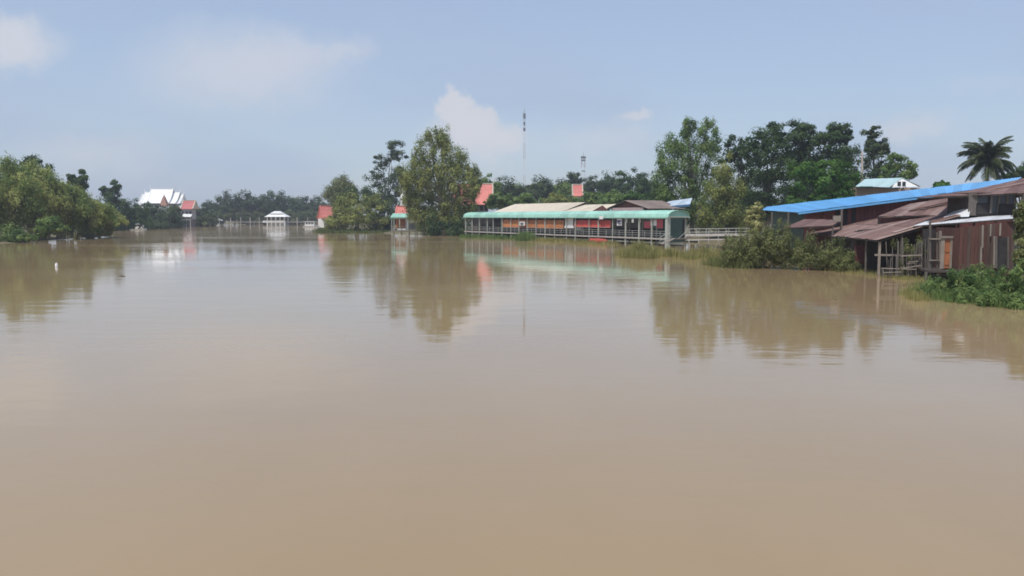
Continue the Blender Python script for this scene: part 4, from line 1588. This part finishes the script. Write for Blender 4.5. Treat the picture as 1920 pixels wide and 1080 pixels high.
# ---- masts
def mast(name, label, px, y_top, d, w0, w1, bands, head):
    x = X(px, d)
    H = Z(y_top, d)
    r = thing(name, label, 'mast', (x, d, .5))
    n = bands
    for i in range(n):
        z0, z1 = .5 + (H - .5) * i / n, .5 + (H - .5) * (i + 1) / n
        a, b = w0 + (w1 - w0) * i / n, w0 + (w1 - w0) * (i + 1) / n
        mb = MB()
        for sx, sy in ((-1, -1), (1, -1), (1, 1), (-1, 1)):
            mb.bar((x + sx * a / 2, d + sy * a / 2, z0), (x + sx * b / 2, d + sy * b / 2, z1), .14)
        st = max(2, int((z1 - z0) / (a * 1.4)))
        for j in range(st):
            t0, t1 = z0 + (z1 - z0) * j / st, z0 + (z1 - z0) * (j + 1) / st
            s = 1 if j % 2 else -1
            mb.bar((x - s * a / 2, d - a / 2, t0), (x + s * a / 2, d - a / 2, t1), .07)
            mb.bar((x - s * a / 2, d + a / 2, t0), (x + s * a / 2, d + a / 2, t1), .07)
            mb.bar((x - a / 2, d - s * a / 2, t0), (x - a / 2, d + s * a / 2, t1), .07)
            mb.bar((x + a / 2, d - s * a / 2, t0), (x + a / 2, d + s * a / 2, t1), .07)
        mb.build('lattice_section', M['mast_white'] if (n - 1 - i) % 2 else M['mast_red'], r)
    for (z, w, h) in head:
        MB().box((x, d, H - z), (w, w, h)).build('antenna', M['mast_dark'], r)
    MB().tube([(x, d, H), (x, d, H + 3)], [.12, .03], 5).build('lightning_rod', M['mast_dark'], r)
    return r


mast('tall_radio_mast', 'tall slim red and white radio mast above the middle trees', 983, 208, 520, 1.2, .8, 7, ((3, 1.5, 3), (7.5, 1.1, 2), (11, 1.3, 2)))
mast('short_lattice_mast', 'shorter lattice mast with a dark platform right of the tall radio mast', 1093, 293, 470, 2.6, 1.7, 6, ((.6, 2.6, 1.0), (2.2, 2.2, .8), (8, 1.9, .5)))
up_ = thing('utility_pole', 'thin pale utility pole beside the slim dark tree', 'pole', (X(1617, 116), 116, .5))
MB().tube([P(1617, 400, 116), P(1616.5, 284, 116)], [.16, .11], 8).build('shaft', M['wood_pale'], up_, True)
MB().bar(P(1611, 291, 116), P(1623, 291, 116), .12).build('crossarm', M['wood_grey'], up_)

# ================================================================== vegetation
bk, bkp = M['bark'], M['bark_pale']
# ---- left bank bamboo
bam = [((-45, 452), 316, 60, 138, 'leftmost bamboo clump cut by the picture edge', 44),
       ((18, 451), 306, 62, 142, 'tallest pale bamboo clump on the left bank', 52),
       ((72, 450), 310, 52, 147, 'arching bamboo clump under the dark treetop on the left bank', 48),
       ((122, 448), 345, 46, 152, 'middle-sized bamboo clump right of the tallest left bank clumps', 44),
       ((198, 444), 396, 30, 166, 'lowest bamboo clump reaching out to the far dark trees', 36),
       ((168, 446), 374, 44, 158, 'low yellowish bamboo clump at the right tip of the left bank', 44)]
for (b, ty, sp_, d, lab, n) in bam:
    bamboo('bamboo_clump', lab, d, b, ty, sp_, M['lf_bamboo'], M['culm'], int(n * 1.4), .5, 0.0, 27, 'bamboo clumps on the left bank')
tree('waterside_bush', 'small bright bush hanging over the water below the left bamboo', 136, [(92, 421, 24, 13), (108, 428, 18, 10), (78, 432, 16, 10)], (92, 446), M['lf_mid'], bk, .28, limbs=6, cat='bush')
tree('leaning_bush', 'dull green bush at the left picture edge by the waterline', 132, [(20, 440, 34, 14), (48, 446, 20, 9), (-15, 440, 30, 16)], (20, 454), M['lf_mid'], bk, .28, limbs=6, cat='bush')
tree('reedy_bush', 'pale reedy bush at the right foot of the left bamboo', 160, [(160, 440, 20, 7), (182, 437, 14, 7)], (165, 446), M['lf_reed'], bk, .3, limbs=4, cat='bush')
tree('dark_treetop_tree', 'dark tree whose top pokes above the left bamboo', 188, [(58, 301, 19, 10), (40, 330, 30, 25), (75, 325, 22, 20), (60, 370, 40, 40)], (58, 440), M['lf_dark'], bk, .42)
tree('forked_dark_tree', 'small dark treetop behind the right slope of the left bamboo', 190, [(134, 336, 12, 9), (154, 336, 12, 12), (146, 352, 16, 14), (146, 385, 24, 30)], (146, 436), M['lf_dark'], bk, .42, spread=.3)
tree('lone_dark_tree', 'dark ragged treetop just left of the white temple', 240, [(200, 356, 10, 8), (214, 352, 11, 10), (210, 370, 18, 13), (206, 398, 24, 26)], (208, 430), M['lf_dark'], bk, .5, spread=.3)
tree('broad_dark_tree', 'broad bluish dark tree below the lone ragged treetop', 250, [(228, 388, 24, 17), (250, 392, 24, 18), (236, 412, 34, 16), (262, 410, 20, 14)], (240, 430), M['lf_dark'], bk, .5)
tree('temple_front_tree', 'green tree in front of the left half of the white temple', 285, [(282, 394, 20, 12), (300, 402, 26, 12), (278, 412, 30, 12), (318, 414, 26, 10)], (292, 426), M['lf_far'], bk, .55)
tree('temple_side_tree', 'small green tree between red gate spire and red-roofed hall', 322, [(327, 392, 10, 8), (322, 408, 18, 12), (300, 416, 24, 8)], (325, 424), M['lf_farlight'], bk, .6, limbs=8)

for (cx, cyy, rx, ry, d, mm, lab) in ((222, 418, 22, 12, 246, 'lf_dark', 'low dark waterside shrub next to the last bamboo'), (262, 416, 24, 11, 270, 'lf_dark', 'low dark shrub behind the white cabin boat'),
                                      (298, 417, 22, 9, 280, 'lf_far', 'low green shrub at the water below the red gate spire'), (324, 416, 16, 8, 300, 'lf_far', 'low green shrub at the water left of the red-roofed hall')):
    tree('waterside_shrub', lab, d, [(cx, cyy, rx, ry), (cx - rx * .6, cyy + 3, rx * .7, ry * .8), (cx + rx * .6, cyy + 3, rx * .7, ry * .8), (cx, cyy + 7, rx * 1.2, ry * .7)], (cx, 426), M[mm], bk, .45, limbs=4, cat='shrub', group='low shrubs along the left shore')
# ---- far tree line, left bend
far = [(384, 394, 22, 15, 375, 'lf_far', 'first tree right of the red-roofed hall in the far bend'),
       (408, 388, 20, 14, 420, 'lf_far', 'second tree right of the red-roofed hall in the far bend'),
       (432, 379, 24, 17, 430, 'lf_far', 'left shoulder of the tallest far tree group behind the railing'),
       (462, 374, 30, 17, 432, 'lf_far', 'tallest grey-green tree of the far bend left of the pavilion'),
       (492, 386, 24, 16, 438, 'lf_dark', 'dark tree filling the dip left of the pavilion roof'),
       (514, 376, 30, 16, 440, 'lf_dark', 'domed dark tree right behind the white pavilion'),
       (545, 384, 24, 14, 446, 'lf_dark', 'dark tree sloping down right of the white pavilion'),
       (572, 385, 22, 14, 450, 'lf_far', 'pale far tree above the long white boat'),
       (598, 386, 20, 15, 450, 'lf_far', 'far tree just left of the salmon gable')]
for (cx, cyy, rx, ry, d, mm, lab) in far:
    tree('far_tree', lab, d, [(cx, cyy, rx, ry), (cx - rx * .5, cyy + ry * .5, rx * .8, ry * .8), (cx + rx * .5, cyy + ry * .6, rx * .8, ry * .8), (cx, cyy + ry * 1.4, rx * 1.1, ry * .9)],
         (cx, 418), M[mm], bk, .75, limbs=6, group='trees along the far bend')
for (cx, cyy, rx, ry, d, lab) in ((402, 404, 22, 8, 398, 'low pale shrub behind the tiny white shrine'), (440, 402, 26, 9, 422, 'low yellow-green shrub left of the far posts'), (474, 405, 24, 7, 424, 'low green shrub behind the far posts left of the pavilion'),
                                  (548, 404, 24, 9, 424, 'low dark shrub right of the white pavilion'), (580, 402, 20, 9, 430, 'low dark shrub behind the long white boat'), (384, 412, 18, 7, 345, 'low shrub at the waterline right of the red-roofed hall')):
    tree('far_shrub', lab, d, [(cx, cyy, rx, ry), (cx - rx * .6, cyy + 3, rx * .6, ry * .7), (cx + rx * .6, cyy + 3, rx * .6, ry * .7), (cx, cyy + 9, rx * 1.1, 6)], (cx, 420), M['lf_farlight'], bk, .7, limbs=4, cat='shrub', group='shrubs along the far bend')

# ---- middle group
tree('round_bush', 'large rounded yellow-green bush left of the big willowy tree', 222,
     [(668, 388, 44, 26), (640, 402, 32, 22), (704, 398, 30, 28), (660, 412, 44, 18), (700, 418, 30, 14), (625, 414, 18, 14)], (668, 434), M['lf_olive'], bk, .42, trunk_r=.35)
bamboo('grey_bamboo_clump', 'feathery grey-green bamboo clump behind the round bush', 236, (642, 432), 334, 26, M['lf_bamboo_grey'], M['culm'], 60, .55, -.1, 30)
tree('green_middle_tree', 'deep green treetop just above the round bush', 228, [(668, 366, 34, 14), (690, 376, 24, 16), (650, 376, 20, 12)], (672, 430), M['lf_dark'], bk, .42)
tree('dark_filler_tree', 'dark green tree between the round bush and the teal sala', 226, [(722, 392, 18, 22), (706, 408, 20, 18), (732, 414, 12, 14), (722, 424, 18, 10)], (720, 432), M['lf_dark'], bk, .4, limbs=6)
tree('tall_airy_tree', 'tall airy dark tree rising behind the round bush', 240,
     [(734, 282, 17, 17), (715, 300, 14, 14), (750, 300, 14, 18), (702, 330, 20, 18), (730, 336, 26, 20), (720, 362, 34, 20), (752, 340, 20, 22), (716, 390, 34, 22), (744, 372, 26, 24)], (728, 430), M['lf_far'], bk, .42, dens=.8, spread=.3)
tree('big_willowy_tree', 'big olive willowy tree standing in the water at the middle', 184,
     [(806, 262, 20, 20), (832, 260, 17, 20), (808, 292, 32, 26), (846, 296, 24, 24), (785, 318, 26, 22), (864, 312, 14, 22), (822, 328, 40, 32), (784, 346, 32, 26), (858, 346, 32, 30), (884, 330, 12, 18),
      (820, 372, 48, 32), (790, 388, 30, 26), (860, 386, 32, 26), (826, 410, 38, 22), (800, 420, 24, 18), (862, 418, 28, 20), (838, 432, 36, 14), (764, 330, 22, 18), (768, 366, 24, 22), (776, 396, 20, 20), (888, 352, 12, 18), (886, 392, 16, 22)],
     (824, 442), M['lf_olive'], bkp, .36, 1.3, hang=.45, trunk_r=.5, spread=.2, cl=3.2, asp=.5)
tree('tree_foot_thicket', 'dark thicket round the foot of the big willowy tree', 180, [(808, 424, 16, 20), (826, 432, 20, 14), (848, 434, 18, 12), (868, 428, 14, 14)], (826, 444), M['lf_dark'], bk, .3, hang=.3, limbs=8, cat='bush')

# ---- tree line behind the shops
back = [(912, 347, 20, 16, 250, 'lf_mid', 'tree right of the big salmon temple roof'), (942, 352, 24, 16, 262, 'lf_far', 'low tree left of the tall radio mast'),
        (976, 358, 22, 14, 275, 'lf_mid', 'tree right at the foot of the tall radio mast'), (1004, 350, 22, 15, 270, 'lf_far', 'first grey tree right of the tall radio mast'),
        (1036, 350, 24, 15, 276, 'lf_far', 'second grey tree right of the tall radio mast'), (1075, 338, 11, 16, 290, 'lf_far', 'narrow pointed treetop behind the bell tower'),
        (1060, 358, 20, 14, 268, 'lf_mid', 'tree left of the bell tower'), (1112, 344, 22, 16, 285, 'lf_far', 'tree at the foot of the short lattice mast'),
        (1150, 340, 24, 17, 270, 'lf_dark', 'dark tree two crowns left of the tall olive tree'), (1186, 334, 24, 18, 262, 'lf_dark', 'darkest domed tree left of the tall olive tree'),
        (1216, 348, 20, 20, 225, 'lf_dark', 'dark tree touching the left side of the tall olive tree')]
for (cx, cyy, rx, ry, d, mm, lab) in back:
    tree('back_tree', lab, d, [(cx, cyy, rx, ry), (cx - rx * .55, cyy + ry * .6, rx * .75, ry * .8), (cx + rx * .55, cyy + ry * .6, rx * .75, ry * .8), (cx, cyy + ry * 1.4, rx * 1.2, ry)],
         (cx, 415), M[mm], bk, .5, limbs=6, spread=.22, group='trees behind the shops')
for (cx, cyy, rx, ry, d, mm, lab) in ((938, 372, 22, 10, 205, 'lf_mid', 'low green tree right of the salmon roof behind the cream roof'), (985, 374, 26, 9, 205, 'lf_mid', 'low tree above the middle of the long cream roof'), (1050, 375, 26, 10, 200, 'lf_olive', 'low yellow-green tree above the right end of the long cream roof'),
                                      (1110, 373, 28, 11, 195, 'lf_mid', 'low green tree behind the maroon gable'), (1150, 370, 24, 12, 190, 'lf_mid', 'low tree left of the brown gable'), (1192, 368, 18, 11, 180, 'lf_green', 'low bright green tree right of the brown gable'), (1228, 372, 22, 14, 175, 'lf_dark', 'low dark tree above the pale blue stall roof')):
    tree('yard_tree', lab, d, [(cx, cyy, rx, ry), (cx - rx * .6, cyy + ry * .5, rx * .7, ry * .8), (cx + rx * .6, cyy + ry * .5, rx * .7, ry * .8), (cx, cyy + ry * 1.3, rx * 1.2, ry)], (cx, 412), M[mm], bk, .42, limbs=5, group='low trees behind the shops')

# ---- right tree group
tree('tall_olive_tree', 'tall olive tree with split crown behind the footbridge', 146,
     [(1291, 241, 14, 15), (1326, 242, 18, 17), (1264, 266, 22, 18), (1302, 276, 34, 24), (1334, 280, 24, 28), (1250, 296, 22, 24), (1286, 312, 40, 30), (1244, 326, 20, 26), (1328, 324, 32, 32), (1266, 348, 36, 28), (1310, 362, 36, 30), (1246, 364, 20, 20), (1290, 388, 38, 24), (1330, 396, 30, 24), (1250, 394, 26, 18), (1270, 408, 30, 16)],
     (1300, 440), M['lf_mid'], bkp, .30, 1.2, hang=.4, trunk_r=.42, spread=.2, cl=3.2, asp=.5)
tree('drooping_olive_tree', 'shorter drooping olive tree right of the split-crowned one', 134,
     [(1356, 318, 22, 26), (1366, 346, 26, 28), (1340, 372, 30, 30), (1376, 384, 28, 32), (1350, 408, 36, 22), (1382, 412, 22, 18), (1322, 412, 26, 16)], (1358, 442), M['lf_olive'], bkp, .28, hang=.55, spread=.2, cl=2.8, asp=.45)
tree('dark_shoulder_tree', 'dark tree filling the gap between olive and rounded dark trees', 150, [(1384, 272, 19, 18), (1378, 300, 26, 24), (1396, 326, 26, 26), (1392, 362, 30, 30), (1400, 396, 34, 24)], (1394, 430), M['lf_dark'], bk, .34)
tree('rounded_dark_tree', 'left of the three rounded dark treetops above the blue roof', 138,
     [(1436, 258, 26, 22), (1458, 248, 18, 16), (1416, 282, 22, 22), (1446, 288, 34, 26), (1424, 318, 34, 30), (1462, 322, 30, 28), (1430, 356, 40, 28), (1438, 386, 36, 16)], (1440, 420), M['lf_dark'], bk, .32, 1.35, trunk_r=.4)
tree('rounded_dark_tree', 'middle and highest of the three rounded dark treetops above the blue roof', 142,
     [(1506, 242, 24, 16), (1488, 262, 24, 20), (1524, 262, 24, 20), (1504, 286, 38, 24), (1490, 316, 34, 26), (1524, 320, 30, 26), (1506, 350, 36, 26)], (1506, 415), M['lf_dark'], bk, .32, 1.35, trunk_r=.4)
tree('rounded_dark_tree', 'right of the three rounded dark treetops above the blue roof', 140,
     [(1556, 252, 16, 16), (1578, 252, 18, 18), (1566, 276, 32, 24), (1586, 290, 18, 26), (1560, 306, 34, 26), (1576, 334, 30, 28)], (1568, 410), M['lf_dark'], bk, .32, 1.35, trunk_r=.4)
for (e, d, mm, lab) in (((1412, 372, 40, 30), 156, 'lf_dark', 'shaded understorey tree left below the rounded dark treetops'), ((1474, 366, 44, 34), 152, 'lf_dark', 'shaded understorey tree in the middle below the rounded dark treetops'),
                        ((1540, 356, 44, 36), 154, 'lf_dark', 'shaded understorey tree right below the rounded dark treetops'), ((1600, 356, 30, 30), 150, 'lf_mid', 'shaded understorey tree left of the pale teal gabled house'),
                        ((1352, 404, 46, 26), 158, 'lf_dark', 'shaded understorey tree behind the drooping olive tree')):
    cx, cyy, rx, ry = e
    tree('understorey_tree', lab, d, [(cx, cyy, rx, ry), (cx - rx * .5, cyy + ry * .3, rx * .7, ry * .8), (cx + rx * .5, cyy + ry * .4, rx * .7, ry * .8), (cx, cyy + ry, rx, ry * .7)], (cx, 418), M[mm], bk, .36, limbs=6, group='understorey trees behind the blue roof')
tree('bright_green_tree', 'bright green bushy tree just above the blue roof', 104,
     [(1496, 318, 24, 18), (1532, 318, 28, 20), (1570, 316, 26, 18), (1510, 344, 30, 20), (1552, 346, 36, 24), (1588, 340, 20, 24), (1502, 372, 26, 16), (1548, 370, 30, 16), (1586, 364, 18, 16)], (1545, 400), M['lf_green'], bk, .26)
tree('slim_dark_tree', 'slim airy dark tree right of the rounded dark treetops', 134, [(1636, 250, 13, 16), (1648, 266, 13, 16), (1628, 272, 13, 14), (1640, 292, 20, 20), (1656, 282, 9, 10), (1640, 345, 30, 22), (1632, 316, 22, 20), (1650, 326, 20, 18)], (1640, 400), M['lf_far'], bk, .28, dens=.85, spread=.3)
tree('low_olive_tree', 'low olive tree behind the pale teal gabled house', 130, [(1676, 304, 18, 16), (1698, 312, 18, 18), (1686, 326, 26, 16), (1712, 326, 9, 10), (1664, 328, 18, 14)], (1688, 390), M['lf_mid'], bk, .28, spread=.2)
tree('edge_dark_tree', 'dark tree beyond the roof at the right picture edge', 120, [(1912, 322, 22, 11), (1936, 316, 22, 16), (1896, 332, 14, 8), (1920, 340, 34, 14)], (1915, 390), M['lf_dark'], bk, .28)
tree('roof_peek_shrub', 'tiny green treetop peeping over the blue roof left of the palm', 92, [(1764, 343, 9, 4), (1758, 350, 12, 7), (1772, 350, 10, 7)], (1764, 390), M['lf_green'], bk, .2, limbs=3, cat='shrub')
tree('yellow_shrub', 'pale yellow flowering shrub at the low end of the blue roof', 86, [(1419, 391, 8, 9), (1412, 404, 11, 12), (1424, 408, 9, 14), (1408, 420, 12, 12), (1420, 426, 12, 10)], (1414, 446), M['lf_yellow'], bk, .2, limbs=5, cat='shrub', spread=.25)


# ---- coconut palm
def palm(px, py, base_y, d):
    c = P(px, py, d)
    root = thing('coconut_palm', 'coconut palm rising behind the right end of the blue roof', 'palm', (c.x + .6, d, .6))
    MB().tube([(c.x + .6, d, .4), (c.x + .4, d, c.z * .4), (c.x + .1, d, c.z * .75), (c.x, d, c.z)], [.28, .2, .17, .15], 8).build('trunk', bkp, root, True)
    o3 = np.array(root['off'])
    n = 52
    for i in range(n):
        a = 2 * math.pi * i * .382 + random.uniform(-.2, .2)
        el_ = random.uniform(-.75, 1.2) if i > 7 else random.uniform(1.05, 1.5)
        ln = random.uniform(4.2, 5.2) * (d / 130)
        pts = []
        p = Vector(c)
        e = el_
        for j in range(9):
            pts.append(p.copy())
            p = p + Vector((math.cos(a) * math.cos(e), math.sin(a) * math.cos(e), math.sin(e))) * ln / 8
            e -= .07 + .036 * j * (1 if el_ > -.2 else .3)
        mb = MB()
        mb.tube(pts, [.05 * (1 - .8 * j / 8) for j in range(9)], 4)
        V = []
        for j in range(1, 40):
            f = j / 40 * 8
            k0 = min(7, int(f))
            q = pts[k0].lerp(pts[k0 + 1], f - k0)
            tg = (pts[k0 + 1] - pts[k0]).normalized()
            sd_ = tg.cross(Vector((0, 0, 1)))
            if sd_.length < .05:
                sd_ = Vector((1, 0, 0))
            sd_.normalize()
            w = ln * .19 * math.sin(math.pi * min(1, .12 + j / 45)) + .12
            for s in (-1, 1):
                tip = q + (sd_ * s * .72 + tg * .55 + Vector((0, 0, -.62 + random.uniform(-.15, .15)))) * w
                V.append([q - tg * .06, q + tg * .06, tip + tg * .025, tip - tg * .025])
        V = np.array([[list(x) for x in f] for f in V]) - o3
        fr = link('frond', quads_mesh('frond', V, rng.uniform(.1, .9, len(V))), M['palm'], root)
        mb.build('rachis', M['culm'], fr)
    for i in range(6):
        a = i * 1.05
        q = c + Vector((math.cos(a) * .32, math.sin(a) * .32, -.35))
        MB().tube([q + Vector((0, 0, .18)), q + Vector((0, 0, .1)), q + Vector((0, 0, -.1)), q + Vector((0, 0, -.18))], [.05, .14, .14, .05], 7).build('coconut', M['culm'], root, True)


palm(1852, 300, 400, 112)

# ---- scrub in the water by the verandah
sc_ = [((1392, 470, 30, 30), 67, 'leftmost dark scrub bush in the water before the blue-roofed house'), ((1432, 462, 32, 34), 66, 'tall dark scrub bush below the pale yellow shrub'), ((1474, 466, 30, 30), 65.5, 'middle scrub bush left of the verandah'),
       ((1514, 470, 28, 28), 64.5, 'twiggy scrub bush under the low end of the rusty verandah roof'), ((1556, 474, 26, 24), 63.5, 'brownish scrub bush at the verandah posts'), ((1588, 486, 18, 18), 62, 'small scrub bush nearest the dark verandah')]
for (e, d, lab) in sc_:
    cx, cyy, rx, ry = e
    cyy, ry = (cyy - 6, ry + 7) if cx < 1500 else (cyy + 3, ry)
    tree('scrub_bush', lab, d, [(cx, cyy - ry * .2, rx * .8, ry * .8), (cx - rx * .5, cyy + ry * .3, rx * .7, ry * .6), (cx + rx * .5, cyy + ry * .25, rx * .7, ry * .65), (cx, cyy + ry * .7, rx, ry * .5)],
         (cx, cyy + ry + 5), M['lf_scrub'], bk, .15, hang=.5, trunk_r=.06, limbs=20, cat='bush', spread=.45, cl=2.6, asp=.35, group='scrub bushes by the verandah')
tree('vine_tangle', 'dull green vine tangle climbing the stick fence', 56.2, [(1700, 462, 18, 14), (1716, 474, 14, 20), (1690, 490, 14, 18), (1730, 458, 12, 14)], (1704, 515), M['lf_scrub'], bk, .13, dens=.45, hang=.5, trunk_r=.04, limbs=16, cat='vine', spread=.5, cl=2.6, asp=.35)
# ---- weeds on the near right bank
wd = [((1752, 546, 26, 13), 42.5, 'leftmost leafy weed clump at the tip of the right bank'), ((1788, 534, 32, 20), 43, 'leafy weed clump below the orange door'), ((1830, 526, 34, 22), 43.5, 'leafy weed clump below the plank wall'),
      ((1822, 556, 40, 16), 40, 'spreading weed clump over the water below the plank wall'), ((1872, 536, 36, 24), 41, 'leafy weed clump below the dark doorway'), ((1880, 566, 40, 15), 38, 'lowest weed clump trailing into the water'),
      ((1915, 530, 30, 30), 40, 'tall weed clump at the right picture edge'), ((1928, 566, 34, 18), 37, 'weed clump in the lower right picture corner of the bank')]
for (e, d, lab) in wd:
    cx, cyy, rx, ry = e
    tree('weed_clump', lab, d, [(cx, cyy, rx, ry), (cx - rx * .6, cyy + ry * .3, rx * .6, ry * .7), (cx + rx * .6, cyy + ry * .2, rx * .6, ry * .7)],
         (cx, cyy + ry), M['lf_weed'], bk, .115, hang=.35, trunk_r=.03, limbs=16, cat='weeds', spread=.4, cl=2.4, asp=.45, group='weed clumps on the near right bank')
tree('edge_sapling', 'leafy sapling in front of the hut at the right picture edge', 47, [(1916, 420, 10, 26), (1926, 460, 14, 30), (1914, 480, 10, 18), (1930, 390, 12, 22), (1922, 500, 18, 14)], (1924, 530), M['lf_scrub'], bk, .16, hang=.3, trunk_r=.06, spread=.3, cl=2.6)


def patch(n, corners, jitter=0.0):
    """n random feet in the quad of four photo pixels lying on the water"""
    q = []
    for (px, py) in corners:
        v = (py - HORIZON)
        d = CAM_H * FPX / v
        q.append(np.array([X(px, d), d]))
    u, v = rng.random(n)[:, None], rng.random(n)[:, None]
    p = (q[0] * (1 - u) + q[1] * u) * (1 - v) + (q[3] * (1 - u) + q[2] * u) * v
    return np.concatenate([p, np.full((n, 1), -.15)], 1)


def clumped(n, nc, corners, sp_):
    c = patch(nc, corners)
    i = rng.integers(0, nc, n)
    p = c[i]
    p[:, :2] += rng.normal(size=(n, 2)) * sp_
    return p


# ---- reeds and floating weeds (nobody could count the blades)
p = np.concatenate([clumped(6500, 26, ((1165, 484), (1345, 489), (1350, 474), (1180, 472)), .5), clumped(3800, 8, ((1186, 484), (1222, 485), (1222, 478), (1186, 478)), .5)])
hh = rng.uniform(.4, 1.0, len(p)) * (1.1 + .55 * np.sin(p[:, 0] * 1.9) * np.cos(p[:, 1] * 1.3 + p[:, 0]))
hh[6500:] *= 1.35
tag(blades('reed_bed', p, hh, .022, M['lf_reed']), 'yellowish reed bed standing in the water below the footbridge', 'reeds', kind='stuff')
p = clumped(1700, 22, ((1000, 452), (1150, 462), (1160, 456), (1000, 449)), .8)
tag(blades('sparse_reeds', p, rng.uniform(.35, .95, len(p)), .03, M['lf_reed']), 'sparse reeds along the stilts of the teal walkway', 'reeds', kind='stuff')
p = clumped(2600, 14, ((1330, 500), (1420, 506), (1420, 496), (1340, 492)), .5)
tag(blades('scrub_reeds', p, rng.uniform(.4, 1.1, len(p)), .02, M['lf_scrub']), 'thin reeds at the foot of the scrub bushes', 'reeds', kind='stuff')
p = clumped(2600, 30, ((1560, 508), (1740, 530), (1745, 522), (1580, 503)), .4)
tag(blades('brown_stalks', p, rng.uniform(.15, .5, len(p)), .012, M['lf_reed']), 'brown dead stalks in the water before the verandah', 'stalks', kind='stuff')
p = clumped(1200, 9, ((1705, 556), (1735, 566), (1730, 545), (1705, 540)), .25)
tag(blades('tip_stalks', p, rng.uniform(.2, .7, len(p)), .012, M['lf_reed']), 'dry stalks at the left tip of the near weeds', 'stalks', kind='stuff')
p = clumped(5200, 40, ((1730, 556), (1925, 588), (1925, 560), (1740, 536)), .5)
tag(blades('bank_weeds', p, rng.uniform(.25, .8, len(p)), .014, M['lf_weed']), 'loose grass between the near right weed clumps', 'grass', kind='stuff')
p = clumped(9000, 60, ((600, 437), (738, 437), (735, 431), (605, 429)), 1.4)
tag(blades('floating_weeds', p, rng.uniform(.3, .85, len(p)), .09, M['lf_float'], None, .8), 'mat of floating green weeds before the round bush', 'weeds', kind='stuff')
p = clumped(2200, 14, ((872, 446), (1000, 450), (1000, 446), (880, 443)), .8)
tag(blades('bank_grass', p, rng.uniform(.3, 1.0, len(p)), .05, M['lf_weed']), 'patchy grass under the left half of the teal walkway', 'grass', kind='stuff')
p = clumped(1500, 5, ((978, 452), (992, 452), (992, 448), (978, 448)), .6)
tag(blades('tussock', p, rng.uniform(.9, 1.9, len(p)), .03, M['lf_weed']), 'tall grass tussock below the white notice board', 'grass', kind='stuff')

# ---- small floating things
q = P(106, 500, 4 * FPX / (500 - HORIZON))
fl_ = thing('floating_jug', 'small white plastic jug drifting near the left bank', 'jug', (q.x, q.y, 0))
MB().tube([(q.x, q.y, -.15), (q.x, q.y, .0), (q.x, q.y, .22), (q.x + .02, q.y, .28), (q.x + .03, q.y, .34)], [.09, .11, .11, .05, .05], 10).build('body', M['sign_white'], fl_, True)
MB().tube([(q.x + .03, q.y, .33), (q.x + .03, q.y, .37)], [.055, .055], 8).build('cap', M['orange'], fl_)
q = P(228, 518, 4 * FPX / (518 - HORIZON))
dr_ = thing('drifting_branch', 'short dark branch drifting right of the white jug', 'branch', (q.x, q.y, 0))
MB().tube([(q.x - .22, q.y, .0), (q.x, q.y + .05, .03), (q.x + .25, q.y, .01)], [.02, .035, .015], 6).build('stem', M['bark'], dr_, True)
MB().tube([(q.x, q.y + .05, .03), (q.x + .08, q.y - .05, .1)], [.015, .006], 5).build('twig', M['bark'], dr_)

# ================================================================== air
hz = MB()
hz.box((-20, 265, 36), (560, 640, 78))
hm = bpy.data.materials.new('haze_air')
hm.use_nodes = True
n_, l_ = hm.node_tree.nodes, hm.node_tree.links
n_.clear()
ho = n_.new('ShaderNodeOutputMaterial')
pvn = n_.new('ShaderNodeVolumePrincipled')
pvn.inputs['Color'].default_value = (.86, .91, 1.0, 1)
pvn.inputs['Density'].default_value = .00042
pvn.inputs['Anisotropy'].default_value = .2
l_.new(pvn.outputs[0], ho.inputs['Volume'])
tag(hz.build('haze', hm), kind='stuff')
for o in bpy.data.objects:
    if 'off' in o:
        del o['off']
